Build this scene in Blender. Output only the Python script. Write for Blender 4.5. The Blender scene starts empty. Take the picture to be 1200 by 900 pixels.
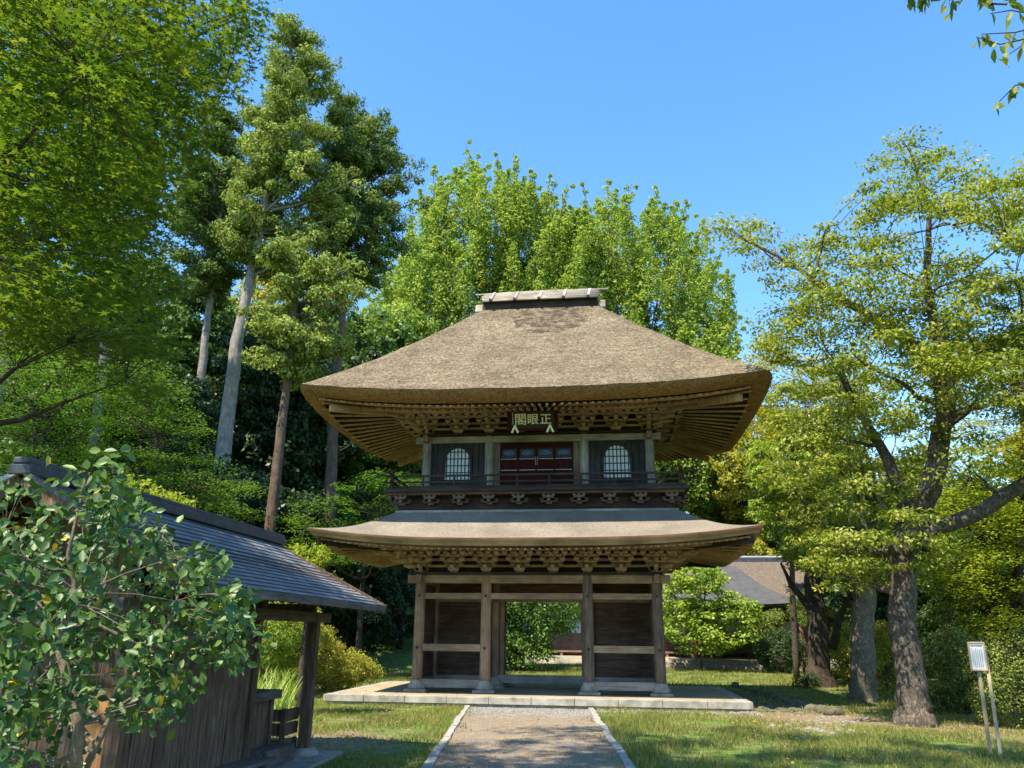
import bpy, math, random
import numpy as np
from mathutils import Vector, Matrix
random.seed(7)
SC = bpy.context.scene
COL = SC.collection
# ---------------------------------------------------------------- camera
CF, CPITCH, CROLL, CYAW = 908.9, 0.31292, 0.009785, -0.125104
CPOS = np.array([2.29988, -26.73429, 1.32384])
def cam_axes():
    F = np.array([math.sin(CYAW)*math.cos(CPITCH), math.cos(CYAW)*math.cos(CPITCH), math.sin(CPITCH)])
    R = np.array([math.cos(CYAW), -math.sin(CYAW), 0.0]); U = np.cross(R, F)
    c, s = math.cos(CROLL), math.sin(CROLL)
    return F, c*R+s*U, -s*R+c*U
FW, RT, UP = cam_axes()
cd = bpy.data.cameras.new('camera'); cam = bpy.data.objects.new('camera', cd); COL.objects.link(cam)
cd.sensor_width = 36; cd.lens = CF/1200*36; cd.clip_end = 3000; cd.clip_start = 0.05
M = Matrix.Identity(4)
for i in range(3):
    M[i][0] = RT[i]; M[i][1] = UP[i]; M[i][2] = -FW[i]; M[i][3] = CPOS[i]
cam.matrix_world = M
SC.camera = cam
# ---------------------------------------------------------------- light
SUN = Vector((0.35, 0.50, -1.0)).normalized()        # travel direction of the sunlight
w = bpy.data.worlds.new('World'); SC.world = w; w.use_nodes = True
nt = w.node_tree; nt.nodes.clear()
sky = nt.nodes.new('ShaderNodeTexSky'); sky.sky_type = 'NISHITA'; sky.sun_disc = False
sky.sun_elevation = math.asin(-SUN.z); sky.sun_rotation = math.atan2(-SUN.x, -SUN.y)
sky.air_density = 1.15; sky.dust_density = 0.15; sky.ozone_density = 3.0; sky.altitude = 100
bgn = nt.nodes.new('ShaderNodeBackground'); bgn.inputs[1].default_value = 0.125
wo = nt.nodes.new('ShaderNodeOutputWorld')
hs = nt.nodes.new('ShaderNodeHueSaturation'); hs.inputs['Saturation'].default_value = 1.22; hs.inputs['Value'].default_value = 1.0
nt.links.new(sky.outputs[0], hs.inputs['Color']); nt.links.new(hs.outputs[0], bgn.inputs[0]); nt.links.new(bgn.outputs[0], wo.inputs[0])
sl = bpy.data.lights.new('sun', 'SUN'); sl.energy = 3.7; sl.angle = math.radians(0.55); sl.color = (1.0, 0.90, 0.74)
so = bpy.data.objects.new('sun', sl); COL.objects.link(so)
so.rotation_euler = SUN.to_track_quat('-Z', 'Y').to_euler(); so.location = (-20, -30, 60)
SC.view_settings.view_transform = 'Standard'; SC.view_settings.look = 'None'
SC.view_settings.gamma = 1; SC.view_settings.use_curve_mapping = False
SC.view_settings.exposure = 1.58
SC.render.engine = 'CYCLES'
SC.cycles.max_bounces = 7; SC.cycles.diffuse_bounces = 5; SC.cycles.transmission_bounces = 3
SC.cycles.transparent_max_bounces = 4; SC.cycles.caustics_reflective = False; SC.cycles.caustics_refractive = False
# ---------------------------------------------------------------- places
GZ = -0.62                                            # ground level
def ray(x, y): return FW + RT*(x-600)/CF - UP*(y-450)/CF
def atD(x, y, D): d = ray(x, y); return CPOS + d*(D/math.hypot(d[0], d[1]))
def atZ(x, y, Z=GZ): d = ray(x, y); return CPOS + d*((Z-CPOS[2])/d[2])
def atY(x, y, Y): d = ray(x, y); return CPOS + d*((Y-CPOS[1])/d[1])
# ---------------------------------------------------------------- materials
def srgb(r, g, b):
    f = lambda c: (c/12.92 if c <= .04045 else ((c+.055)/1.055)**2.4)
    return (f(r/255), f(g/255), f(b/255), 1)
class MT:
    def __init__(s, name):
        s.m = bpy.data.materials.new(name); s.m.use_nodes = True; s.t = s.m.node_tree
        s.t.nodes.clear(); s.out = s.n('ShaderNodeOutputMaterial')
        s.co = s.n('ShaderNodeTexCoord')
    def n(s, ty, **kw):
        o = s.t.nodes.new(ty)
        for k, v in kw.items(): setattr(o, k, v)
        return o
    def l(s, a, b): s.t.links.new(a, b)
    def mapc(s, scale=(1, 1, 1), rot=(0, 0, 0), src='Object'):
        mp = s.n('ShaderNodeMapping'); mp.inputs['Scale'].default_value = scale; mp.inputs['Rotation'].default_value = rot
        s.l(s.co.outputs[src], mp.inputs[0]); return mp.outputs[0]
    def noise(s, vec, scale, detail=5, rough=.6, dist=0):
        o = s.n('ShaderNodeTexNoise'); o.inputs['Scale'].default_value = scale; o.inputs['Detail'].default_value = detail
        o.inputs['Roughness'].default_value = rough; o.inputs['Distortion'].default_value = dist
        if vec: s.l(vec, o.inputs['Vector'])
        return o.outputs['Fac']
    def ramp(s, fac, stops):
        o = s.n('ShaderNodeValToRGB'); e = o.color_ramp.elements
        while len(e) < len(stops): e.new(.5)
        for i, (p, c) in enumerate(stops): e[i].position = p; e[i].color = c if len(c) == 4 else (*c, 1)
        s.l(fac, o.inputs[0]); return o.outputs[0]
    def mix(s, a, b, f, mode='MIX'):
        o = s.n('ShaderNodeMix', data_type='RGBA', blend_type=mode)
        for v, k in ((f, 0), (a, 6), (b, 7)):
            if hasattr(v, 'is_linked'): s.l(v, o.inputs[k])
            else: o.inputs[k].default_value = v
        return o.outputs[2]
    def math(s, op, a, b=0.0):
        o = s.n('ShaderNodeMath', operation=op)
        for v, k in ((a, 0), (b, 1)):
            if hasattr(v, 'is_linked'): s.l(v, o.inputs[k])
            else: o.inputs[k].default_value = v
        return o.outputs[0]
    def bump(s, h, strength=.5, dist=.02, nrm=None):
        o = s.n('ShaderNodeBump'); o.inputs['Strength'].default_value = strength; o.inputs['Distance'].default_value = dist
        s.l(h, o.inputs['Height'])
        if nrm: s.l(nrm, o.inputs['Normal'])
        return o.outputs[0]
    def pr(s, col, rough=.8, nrm=None, spec=.3, metal=0):
        p = s.n('ShaderNodeBsdfPrincipled')
        for v, k in ((col, 'Base Color'), (rough, 'Roughness')):
            if hasattr(v, 'is_linked'): s.l(v, p.inputs[k])
            else: p.inputs[k].default_value = v
        p.inputs['Specular IOR Level'].default_value = spec; p.inputs['Metallic'].default_value = metal
        if nrm: s.l(nrm, p.inputs['Normal'])
        return p.outputs[0]
    def end(s, sh): s.l(sh, s.out.inputs[0]); return s.m

def wood(name, c1, c2, c3, grain=(3, 3, 30), sc=1.0, rough=.85, axis='x', spec=.2):
    m = MT(name); st = {'x': (1, 14, 14), 'z': (14, 14, 1), 'y': (14, 1, 14)}[axis]
    v = m.mapc(st); g = m.noise(v, 1.6*sc, 7, .65, .4)
    big = m.noise(m.mapc(), .9, 4, .6)
    col = m.ramp(g, [(.25, c1), (.5, c2), (.75, c3)])
    col = m.mix(col, m.ramp(big, [(.35, (.45, .42, .42, 1)), (.65, (1.15, 1.12, 1.1, 1))]), .75, 'MULTIPLY')
    return m.end(m.pr(col, rough, m.bump(g, .5, .02), spec))
def leafmat(name, dark, mid, light, trans=.35, rough=.5, spec=.3, yellow=None, yf=.04, scale=.45):
    m = MT(name); geo = m.n('ShaderNodeNewGeometry'); ri = geo.outputs['Random Per Island']
    nz = m.noise(m.mapc(), scale, 3, .6)
    f = m.math('ADD', m.math('MULTIPLY', ri, .45), m.math('MULTIPLY', nz, .75))
    dark, mid, light = [(min(.6, c[0]*1.22), min(.6, c[1]*1.12), c[2]*.95) for c in (dark, mid, light)]
    stops = [(.28, dark), (.58, mid), (.86, light)]
    col = m.ramp(f, stops)
    if yellow:
        col = m.mix(col, yellow, m.math('GREATER_THAN', m.math('FRACT', m.math('MULTIPLY', ri, 37.7)), 1-yf))
    p = m.pr(col, rough, None, spec)
    tr = m.n('ShaderNodeBsdfTranslucent')
    tc = m.mix(col, (1.25, 1.3, .55, 1), 1.0, 'MULTIPLY'); m.l(tc, tr.inputs[0])
    mx = m.n('ShaderNodeMixShader'); mx.inputs[0].default_value = trans
    m.l(p, mx.inputs[1]); m.l(tr.outputs[0], mx.inputs[2])
    return m.end(mx.outputs[0])
def bark(name, c1, c2, c3, sc=1.0, zs=.35):
    m = MT(name); v = m.mapc((1, 1, zs)); g = m.noise(v, 20*sc, 9, .75, .6); b = m.noise(m.mapc(), 3.5, 6, .7)
    col = m.ramp(g, [(.3, c1), (.5, c2), (.7, c3)])
    col = m.mix(col, m.ramp(b, [(.35, (.5, .5, .5, 1)), (.65, (1.2, 1.2, 1.2, 1))]), .7, 'MULTIPLY')
    return m.end(m.pr(col, .9, m.bump(g, .9, .05), .15))
def plain(name, c, rough=.7, spec=.3, var=.25, sc=6, bmp=.2):
    m = MT(name); g = m.noise(m.mapc(), sc, 6, .65)
    lo = tuple(x*(1-var) for x in c[:3])+(1,); hi = tuple(min(1, x*(1+var)) for x in c[:3])+(1,)
    return m.end(m.pr(m.ramp(g, [(.3, lo), (.7, hi)]), rough, m.bump(g, bmp, .01), spec))

MW = {}
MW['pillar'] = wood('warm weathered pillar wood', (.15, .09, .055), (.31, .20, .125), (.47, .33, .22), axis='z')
MW['pillar_dark'] = wood('dark pillar wood', (.06, .045, .034), (.16, .12, .088), (.32, .25, .19), axis='z')
MW['pillar_grey'] = wood('silvered upper pillar wood', (.12, .11, .10), (.30, .28, .25), (.48, .45, .41), axis='z')
MW['beam'] = wood('beam wood', (.16, .105, .065), (.34, .235, .15), (.48, .36, .25), axis='x')
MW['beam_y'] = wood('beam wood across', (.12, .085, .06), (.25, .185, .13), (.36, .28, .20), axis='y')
MW['grey_beam'] = wood('silvered beam wood', (.15, .135, .115), (.31, .28, .24), (.44, .41, .36), axis='x')
MW['bracket'] = wood('bracket wood', (.20, .135, .095), (.38, .275, .205), (.52, .40, .31), axis='x', sc=1.5)
MW['rafter'] = wood('rafter wood', (.20, .125, .07), (.42, .28, .165), (.55, .39, .25), axis='z', sc=.6)
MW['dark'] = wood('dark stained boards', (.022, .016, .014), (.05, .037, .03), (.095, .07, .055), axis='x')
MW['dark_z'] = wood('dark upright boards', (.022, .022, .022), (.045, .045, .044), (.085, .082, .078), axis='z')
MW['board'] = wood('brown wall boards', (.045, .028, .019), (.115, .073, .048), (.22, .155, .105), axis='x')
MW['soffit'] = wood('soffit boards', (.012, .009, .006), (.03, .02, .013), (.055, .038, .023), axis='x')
MW['red'] = wood('dark red lacquer', (.016, .003, .003), (.040, .006, .005), (.07, .012, .010), axis='z', rough=.75, spec=.15)
MW['black'] = plain('black lacquer', (.012, .011, .011, 1), .45, .4)
MW['fascia'] = wood('reddish eave board', (.16, .07, .04), (.27, .13, .07), (.35, .19, .11), axis='x')
MW['tan'] = wood('tan eave layers', (.22, .14, .07), (.34, .23, .12), (.42, .30, .17), axis='x')
MW['white'] = plain('white paper', (.68, .72, .74, 1), .8, .2, .08)
MW['letter'] = plain('pale letter paint', (.80, .79, .72, 1), .7, .2, .1)
MW['blue'] = plain('faded blue paint', (.05, .10, .19, 1), .6, .3, .4, 14)
MW['stone'] = plain('grey stone', (.27, .24, .20, 1), .9, .2, .4, 5, .6)
MW['pole'] = wood('bleached ridge poles', (.25, .20, .15), (.42, .36, .29), (.55, .49, .41), axis='x')

def thatch(name, c1, c2, c3, patches=True):
    m = MT(name); v = m.mapc((1, 1, 1)); f = m.noise(v, 15, 10, .85); g = m.noise(m.mapc((1, 1, 2.2)), 7, 8, .8)
    b = m.noise(v, .8, 5, .65)
    col = m.ramp(f, [(.38, c1), (.5, c2), (.64, c3)])
    col = m.mix(col, m.ramp(g, [(.38, (.45, .42, .4, 1)), (.56, (1.12, 1.12, 1.1, 1))]), .75, 'MULTIPLY')
    if patches:
        stk = m.noise(m.mapc((1.6, 1.6, .22)), 5.5, 6, .7); col = m.mix(col, m.ramp(stk, [(.36, (.66, .62, .58, 1)), (.58, (1.08, 1.07, 1.05, 1))]), .7, 'MULTIPLY')
        crs = m.noise(m.mapc((.15, .15, 3.0)), 3.2, 4, .6); col = m.mix(col, m.ramp(crs, [(.38, (.78, .76, .74, 1)), (.55, (1.05, 1.05, 1.05, 1))]), .6, 'MULTIPLY')
        col = m.mix(col, m.ramp(b, [(.36, (.62, .56, .52, 1)), (.58, (1.1, 1.06, 1.0, 1))]), .7, 'MULTIPLY')
        sp = m.noise(m.mapc((1, 1, 2)), 2.6, 7, .8); 
        # bare dark patch below the ridge, to the right of centre
        sx = m.n('ShaderNodeVectorMath', operation='DISTANCE'); m.l(m.mapc((1, 1, 1)), sx.inputs[0]); sx.inputs[1].default_value = (.45, -1.1, 12.3)
        near = m.math('MULTIPLY', m.math('GREATER_THAN', sp, .50), m.math('LESS_THAN', m.math('ADD', sx.outputs['Value'], m.math('MULTIPLY', g, .8)), 1.75))
        col = m.mix(col, (.07, .05, .042, 1), m.math('MULTIPLY', near, .75))
    h = m.math('ADD', m.math('MULTIPLY', f, .6), g)
    return m.end(m.pr(col, .95, m.bump(h, 1.0, .11), .05))
MW['thatch'] = thatch('weathered thatch', (.11, .085, .055), (.31, .26, .18), (.49, .43, .32))
MW['thatch_far'] = thatch('dark old thatch', (.08, .065, .05), (.19, .155, .12), (.30, .26, .21), False)
MW['thatch_cut'] = thatch('trimmed golden thatch edge', (.21, .11, .048), (.38, .215, .095), (.5, .31, .155), False)
def barkroof():
    m = MT('bark shingle roof'); v = m.mapc((1, 1, 1)); f = m.noise(v, 18, 8, .7); b = m.noise(v, .7, 5, .6)
    wv = m.n('ShaderNodeTexWave', wave_type='BANDS', bands_direction='Y'); m.l(v, wv.inputs['Vector'])
    wv.inputs['Scale'].default_value = 4.5; wv.inputs['Distortion'].default_value = .5
    col = m.ramp(f, [(.3, (.125, .105, .08)), (.5, (.215, .185, .145)), (.72, (.29, .255, .20))])
    col = m.mix(col, m.ramp(b, [(.35, (.7, .68, .68, 1)), (.65, (1.1, 1.1, 1.1, 1))]), .8, 'MULTIPLY')
    h = m.math('ADD', m.math('MULTIPLY', f, .5), m.math('MULTIPLY', wv.outputs['Fac'], .5))
    return m.end(m.pr(col, .85, m.bump(h, .5, .02), .15))
MW['barkroof'] = barkroof()
# ---------------------------------------------------------------- object helpers
def tag(o, label=None, cat=None, group=None, kind=None):
    if label: o['label'] = label
    if cat: o['category'] = cat
    if group: o['group'] = group
    if kind: o['kind'] = kind
    return o
def root(name, loc, label, cat, group=None):
    o = bpy.data.objects.new(name, None); COL.objects.link(o); o.location = loc; o.empty_display_size = .2
    return tag(o, label, cat, group)
def mesh_np(name, V, Fq, mat, smooth=False):
    """V (n,3), Fq (m,k) constant polygon size or list of lists"""
    me = bpy.data.meshes.new(name)
    V = np.asarray(V, dtype=np.float32)
    if isinstance(Fq, np.ndarray):
        m, k = Fq.shape
        me.vertices.add(len(V)); me.vertices.foreach_set('co', V.ravel())
        me.loops.add(m*k); me.loops.foreach_set('vertex_index', Fq.astype(np.int32).ravel())
        me.polygons.add(m); me.polygons.foreach_set('loop_start', np.arange(0, m*k, k, dtype=np.int32))
        try: me.polygons.foreach_set('loop_total', np.full(m, k, dtype=np.int32))
        except Exception: pass
        me.update(calc_edges=True)
    else:
        me.from_pydata([tuple(v) for v in V], [], Fq); me.update()
    if smooth: me.polygons.foreach_set('use_smooth', np.ones(len(me.polygons), dtype=bool))
    if mat: me.materials.append(mat)
    return me
def link(name, me, parent=None, off=None):
    o = bpy.data.objects.new(name, me); COL.objects.link(o)
    if parent: o.parent = parent
    return o
class MB:
    def __init__(s): s.v = []; s.f = []
    def add(s, V, F):
        b = len(s.v); s.v += [tuple(map(float, p)) for p in V]; s.f += [[i+b for i in f] for f in F]; return s
    def box(s, c, d, rz=0, taper=1.0, rot=None):
        """c centre, d full size; taper scales the top"""
        x, y, z = d[0]/2, d[1]/2, d[2]/2; P = []
        for k in (-1, 1):
            t = taper if k > 0 else 1.0
            for a, b in ((-1, -1), (1, -1), (1, 1), (-1, 1)): P.append(Vector((a*x*t, b*y*t, k*z)))
        R = rot if rot else Matrix.Rotation(rz, 3, 'Z')
        P = [R @ p + Vector(c) for p in P]
        return s.add(P, [[3, 2, 1, 0], [4, 5, 6, 7], [0, 1, 5, 4], [1, 2, 6, 5], [2, 3, 7, 6], [3, 0, 4, 7]])
    def span(s, x0, x1, y0, y1, z0, z1): return s.box(((x0+x1)/2, (y0+y1)/2, (z0+z1)/2), (abs(x1-x0), abs(y1-y0), abs(z1-z0)))
    def bar(s, a, b, w, h, up=(0, 0, 1)):
        a, b = Vector(a), Vector(b); d = (b-a); L = d.length; d.normalize(); up = Vector(up)
        sd = d.cross(up).normalized(); u = sd.cross(d)
        P = []
        for q in (a, b):
            for i, j in ((-1, -1), (1, -1), (1, 1), (-1, 1)): P.append(q + sd*i*w/2 + u*j*h/2)
        return s.add(P, [[3, 2, 1, 0], [4, 5, 6, 7], [0, 1, 5, 4], [1, 2, 6, 5], [2, 3, 7, 6], [3, 0, 4, 7]])
    def tube(s, pts, rad, n=10, cap=True, wob=0):
        pts = [Vector(p) for p in pts]; V = []; F = []; k = len(pts)
        if not hasattr(rad, '__len__'): rad = [rad]*k
        ref = Vector((1, 0, 0))
        for i, p in enumerate(pts):
            d = (pts[min(i+1, k-1)]-pts[max(i-1, 0)]).normalized()
            if abs(d.dot(ref)) > .9: ref = Vector((0, 1, 0))
            a = d.cross(ref).normalized(); b = d.cross(a)
            for j in range(n):
                t = 2*math.pi*j/n; r = rad[i]*(1+(random.uniform(-wob, wob) if wob else 0))
                V.append(p + (a*math.cos(t) + b*math.sin(t))*r)
        for i in range(k-1):
            for j in range(n):
                j2 = (j+1) % n; F.append([i*n+j, i*n+j2, (i+1)*n+j2, (i+1)*n+j])
        if cap: F.append(list(range(n))[::-1]); F.append([(k-1)*n+j for j in range(n)])
        return s.add(V, F)
    def cyl(s, c, r, z0, z1, n=20, r2=None): return s.tube([(c[0], c[1], z0), (c[0], c[1], z1)], [r, r if r2 is None else r2], n)
    def build(s, name, mat, parent=None, smooth=False, kind=None, label=None, bevel=0):
        off = parent_world(parent) if parent else Vector((0, 0, 0))
        V = np.array(s.v) - np.array(off)
        me = mesh_np(name, V, s.f, mat, smooth); o = link(name, me, parent)
        if kind: o['kind'] = kind
        if label: o['label'] = label
        if bevel:
            b = o.modifiers.new('bevel', 'BEVEL'); b.width = bevel; b.segments = 2; b.limit_method = 'ANGLE'
        return o
def parent_world(p):
    v = Vector((0, 0, 0))
    while p: v += p.location; p = p.parent
    return v
def shade(me): pass
# =================================================================== GROUND
def ground_mat():
    m = MT('mown grass and bare soil'); v = m.mapc(); a = m.noise(v, .35, 6, .65); b = m.noise(v, 3.0, 6, .7); c = m.noise(v, 40, 4, .7)
    col = m.ramp(b, [(.3, (.055, .095, .022)), (.5, (.115, .17, .035)), (.7, (.20, .23, .065))])
    soil = m.ramp(c, [(.3, (.14, .10, .06)), (.7, (.30, .23, .145))])
    fac = m.ramp(m.math('ADD', m.math('MULTIPLY', a, .75), m.math('MULTIPLY', b, .35)), [(.56, (0, 0, 0)), (.68, (1, 1, 1))])
    for (cx, cy, r) in ((7.3, -4.6, 2.3), (-3.2, -11.3, 1.6), (10, -6, 2.2)):     # worn bare earth
        d = m.n('ShaderNodeVectorMath', operation='DISTANCE'); m.l(v, d.inputs[0]); d.inputs[1].default_value = (cx, cy, GZ)
        q = m.math('ADD', m.math('DIVIDE', d.outputs['Value'], r), m.math('MULTIPLY', m.math('SUBTRACT', b, .5), 2.4))
        fac = m.mix(fac, (1, 1, 1, 1), m.ramp(q, [(.75, (1, 1, 1)), (1.0, (0, 0, 0))]))
    col = m.mix(col, soil, fac)
    return m.end(m.pr(col, .95, m.bump(c, .7, .03), .1))
MW['ground'] = ground_mat()
nx = 160
def gcoord(n, ext): t = np.linspace(-1, 1, n); return np.sign(t)*np.abs(t)**2.6*ext
gx = gcoord(nx, 900); gy = gcoord(nx, 900)-8
X, Y = np.meshgrid(gx, gy)
def hill(x, y):
    # wooded slopes rise behind the precinct on the left and, farther off, all round
    r = np.hypot(x-2, y+26)
    a = np.clip((y-14-(x+14)*.35)/60, 0, 1)*np.clip((-x-4)/10, 0, 1)*16
    b = np.clip((r-95)/160, 0, 1)**1.3*26
    return a+b
Zg = GZ + hill(X, Y) + .03*np.sin(X*1.3+Y*.7)*np.clip(1-np.hypot(X-2, Y+4)/60, 0, 1)*0
V = np.stack([X.ravel(), Y.ravel(), Zg.ravel()], 1)
I = np.arange(nx*nx).reshape(nx, nx)
Fq = np.stack([I[:-1, :-1].ravel(), I[:-1, 1:].ravel(), I[1:, 1:].ravel(), I[1:, :-1].ravel()], 1)
tag(link('ground', mesh_np('ground', V, Fq, MW['ground'], True)), kind='structure')
def gz(x, y): return GZ + float(hill(np.array(float(x)), np.array(float(y))))
# path: gravel and packed soil between stone kerbs
def path_mat():
    m = MT('path gravel'); v = m.mapc(); a = m.noise(v, 1.1, 5, .6); c = m.noise(v, 60, 3, .8)
    vo = m.n('ShaderNodeTexVoronoi'); m.l(v, vo.inputs['Vector']); vo.inputs['Scale'].default_value = 28
    grav = m.ramp(vo.outputs['Color'], [(.2, (.13, .13, .13)), (.8, (.33, .33, .325))])
    soil = m.mix(m.ramp(c, [(.3, (.15, .115, .075)), (.7, (.33, .255, .17))]), m.ramp(m.noise(v, 4, 5, .7), [(.35, (.75, .75, .75, 1)), (.65, (1.15, 1.15, 1.15, 1))]), .8, 'MULTIPLY')
    sp = m.n('ShaderNodeSeparateXYZ'); m.l(v, sp.inputs[0])
    t = m.math('MULTIPLY', m.math('ADD', sp.outputs[1], 6.4), .6)          # gravel next to the platform
    f = m.math('ADD', t, m.math('MULTIPLY', m.math('SUBTRACT', a, .5), 2.2)); 
    cl = m.n('ShaderNodeClamp'); m.l(f, cl.inputs[0])
    mixf = m.math('MAXIMUM', cl.outputs[0], m.ramp(a, [(.52, (0, 0, 0)), (.72, (.4, .4, .4))]))
    col = m.mix(soil, grav, mixf)
    h = m.math('ADD', vo.outputs['Distance'], c)
    return m.end(m.pr(col, .95, m.bump(h, .5, .02), .1))
MW['path'] = path_mat()
def pathx(y, s):     # kerb line X at depth y
    return (-1.78 + (y+3.02)*(-.5+1.78)/(-13.91+3.02)) if s < 0 else (1.5 + (y+2.51)*(2.45-1.5)/(-13.36+2.51))
ys = np.linspace(-30, -3.45, 60)
V = []; 
for y in ys: V += [(pathx(y, -1), y, GZ+.006), (pathx(y, 1), y, GZ+.006)]
Fp = [[2*i, 2*i+1, 2*i+3, 2*i+2] for i in range(len(ys)-1)]
tag(link('path', mesh_np('path', V, Fp, MW['path'])), kind='structure')
MW['kerb'] = plain('pale kerb stone', (.30, .285, .25, 1), .9, .2, .5, 7, .7)
kn = 0
for s in (-1, 1):
    mb = MB(); y = -27.0
    while y < -3.5:
        L = random.uniform(.8, 1.3); y2 = min(y+L-.02, -3.45)
        x0, x1 = pathx(y, s), pathx(y2, s)
        jx = s*.07+random.uniform(-.018, .018); mb.bar((x0+jx, y, GZ-.02+random.uniform(-.014, .008)), (x1+jx+random.uniform(-.012, .012), y2, GZ-.02+random.uniform(-.014, .008)), .15+random.uniform(-.015, .01), .13); y += L
    o = mb.build('kerb', MW['kerb'], bevel=.012)
    tag(o, 'row of pale kerb stones along the %s edge of the gravel path' % ('left' if s < 0 else 'right'), 'kerb', 'kerbs edging the path')
# =================================================================== STONE PLATFORM
PT = -0.356; PX, PY = 6.05, 3.45
def plat_mat():
    m = MT('packed tan floor'); v = m.mapc(); a = m.noise(v, .8, 5); c = m.noise(v, 30, 5, .7)
    col = m.ramp(c, [(.3, (.26, .21, .135)), (.7, (.42, .355, .24))])
    col = m.mix(col, m.ramp(a, [(.35, (.75, .75, .75, 1)), (.65, (1.1, 1.1, 1.1, 1))]), .8, 'MULTIPLY')
    return m.end(m.pr(col, .9, m.bump(c, .3, .01), .15))
MW['plat'] = plat_mat()
pr_ = root('stone_platform', (0, 0, GZ), 'low stone platform with tan packed floor carrying the two-storey temple gate', 'platform')
MB().span(-PX+.34, PX-.34, -PY+.34, PY-.34, GZ-.2, PT-.004).build('floor', MW['plat'], pr_)
def slab_row(x0, y0, x1, y1, n, out):
    for i in range(n):
        a, b = i/n, (i+1)/n; g = .006
        L = math.hypot(x1-x0, y1-y0)
        p = Vector((x0+(x1-x0)*a, y0+(y1-y0)*a, 0)); q = Vector((x0+(x1-x0)*b, y0+(y1-y0)*b, 0)); d = (q-p).normalized()*g
        p += d; q -= d; o = Vector(out)*.35
        xs = sorted([p.x, q.x, p.x-o.x, q.x-o.x]); yy = sorted([p.y, q.y, p.y-o.y, q.y-o.y])
        MB().span(xs[0], xs[-1], yy[0], yy[-1], GZ+.10-.02, PT+random.uniform(-.003, .003)).build('edge_slab', MW['slab'], pr_, bevel=.01)
MW['slab'] = plain('pale edge stone slab', (.31, .285, .235, 1), .85, .25, .45, 3, .4)
slab_row(-PX, -PY, PX, -PY, 10, (0, -1)); slab_row(-PX, PY, PX, PY, 10, (0, 1))
slab_row(-PX, -PY+.36, -PX, PY-.36, 6, (-1, 0)); slab_row(PX, -PY+.36, PX, PY-.36, 6, (1, 0))
MB().span(-PX+.06, PX-.06, -PY+.06, PY-.06, GZ-.2, GZ+.078).build('plinth', MW['stone'], pr_)
# =================================================================== GATE
gate = root('temple_gate', (0, 0, PT), 'two-storey wooden temple gate with a big thatched hip roof above a shingled lower roof', 'temple gate')
YF, YM, YB = -1.77, .45, 1.95
XO, XI = 3.7, 1.587
def pillar(x, y, z0, z1, r, mat, name='pillar', base=True):
    # slightly tapered round-edged square pillar on a moulded base stone
    mb = MB(); n = 20; zs = [z0, z0+.02, z0+.3, z1-.45, z1-.1, z1]; rs = [r*.96, r, r, r*.98, r*.93, r*.86]
    mb.tube([(x, y, z) for z in zs], rs, n)
    o = mb.build(name, mat, gate, smooth=True)
    if base:
        b = MB(); b.box((x, y, PT+.045), (.66, .66, .09)); 
        b.build('base_stone', MW['stone'], o, bevel=.015)
        b = MB(); b.tube([(x, y, PT+.09), (x, y, PT+.13), (x, y, PT+.22), (x, y, PT+.29), (x, y, z0+.001)], [.27, .29, .25, .2, .21], 24)
        b.build('moulded_base', MW['stone'], o, smooth=True)
    return o
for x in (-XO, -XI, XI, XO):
    pillar(x, YF, 0, 3.15, .165, MW['pillar'] if x < 0 else MW['pillar_dark'])  # right-hand front pillars take the darker wood
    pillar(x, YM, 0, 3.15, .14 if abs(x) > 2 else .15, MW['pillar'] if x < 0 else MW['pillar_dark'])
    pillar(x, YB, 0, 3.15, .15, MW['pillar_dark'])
def xbeam(x0, x1, y, z0, z1, t, mat, name): MB().span(x0, x1, y-t/2, y+t/2, z0, z1).build(name, mat, gate, bevel=.008)
def ybeam(x, y0, y1, z0, z1, t, mat, name): MB().span(x-t/2, x+t/2, y0, y1, z0, z1).build(name, mat, gate, bevel=.008)
xbeam(-XO-.42, XO+.42, YF, 2.87, 3.12, .17, MW['beam'], 'head_beam')
xbeam(-XO-.42, XO+.42, YB, 2.87, 3.12, .17, MW['beam'], 'head_beam')
for x in (-XO, XO): ybeam(x, YF-.42, YB+.42, 2.869, 3.118, .168, MW['beam_y'], 'head_beam')
xbeam(-XO, XO, YF, 2.39, 2.57, .12, MW['beam'], 'tie_beam')
xbeam(-XO, XO, YM, 2.39, 2.57, .12, MW['beam'], 'tie_beam')
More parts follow.
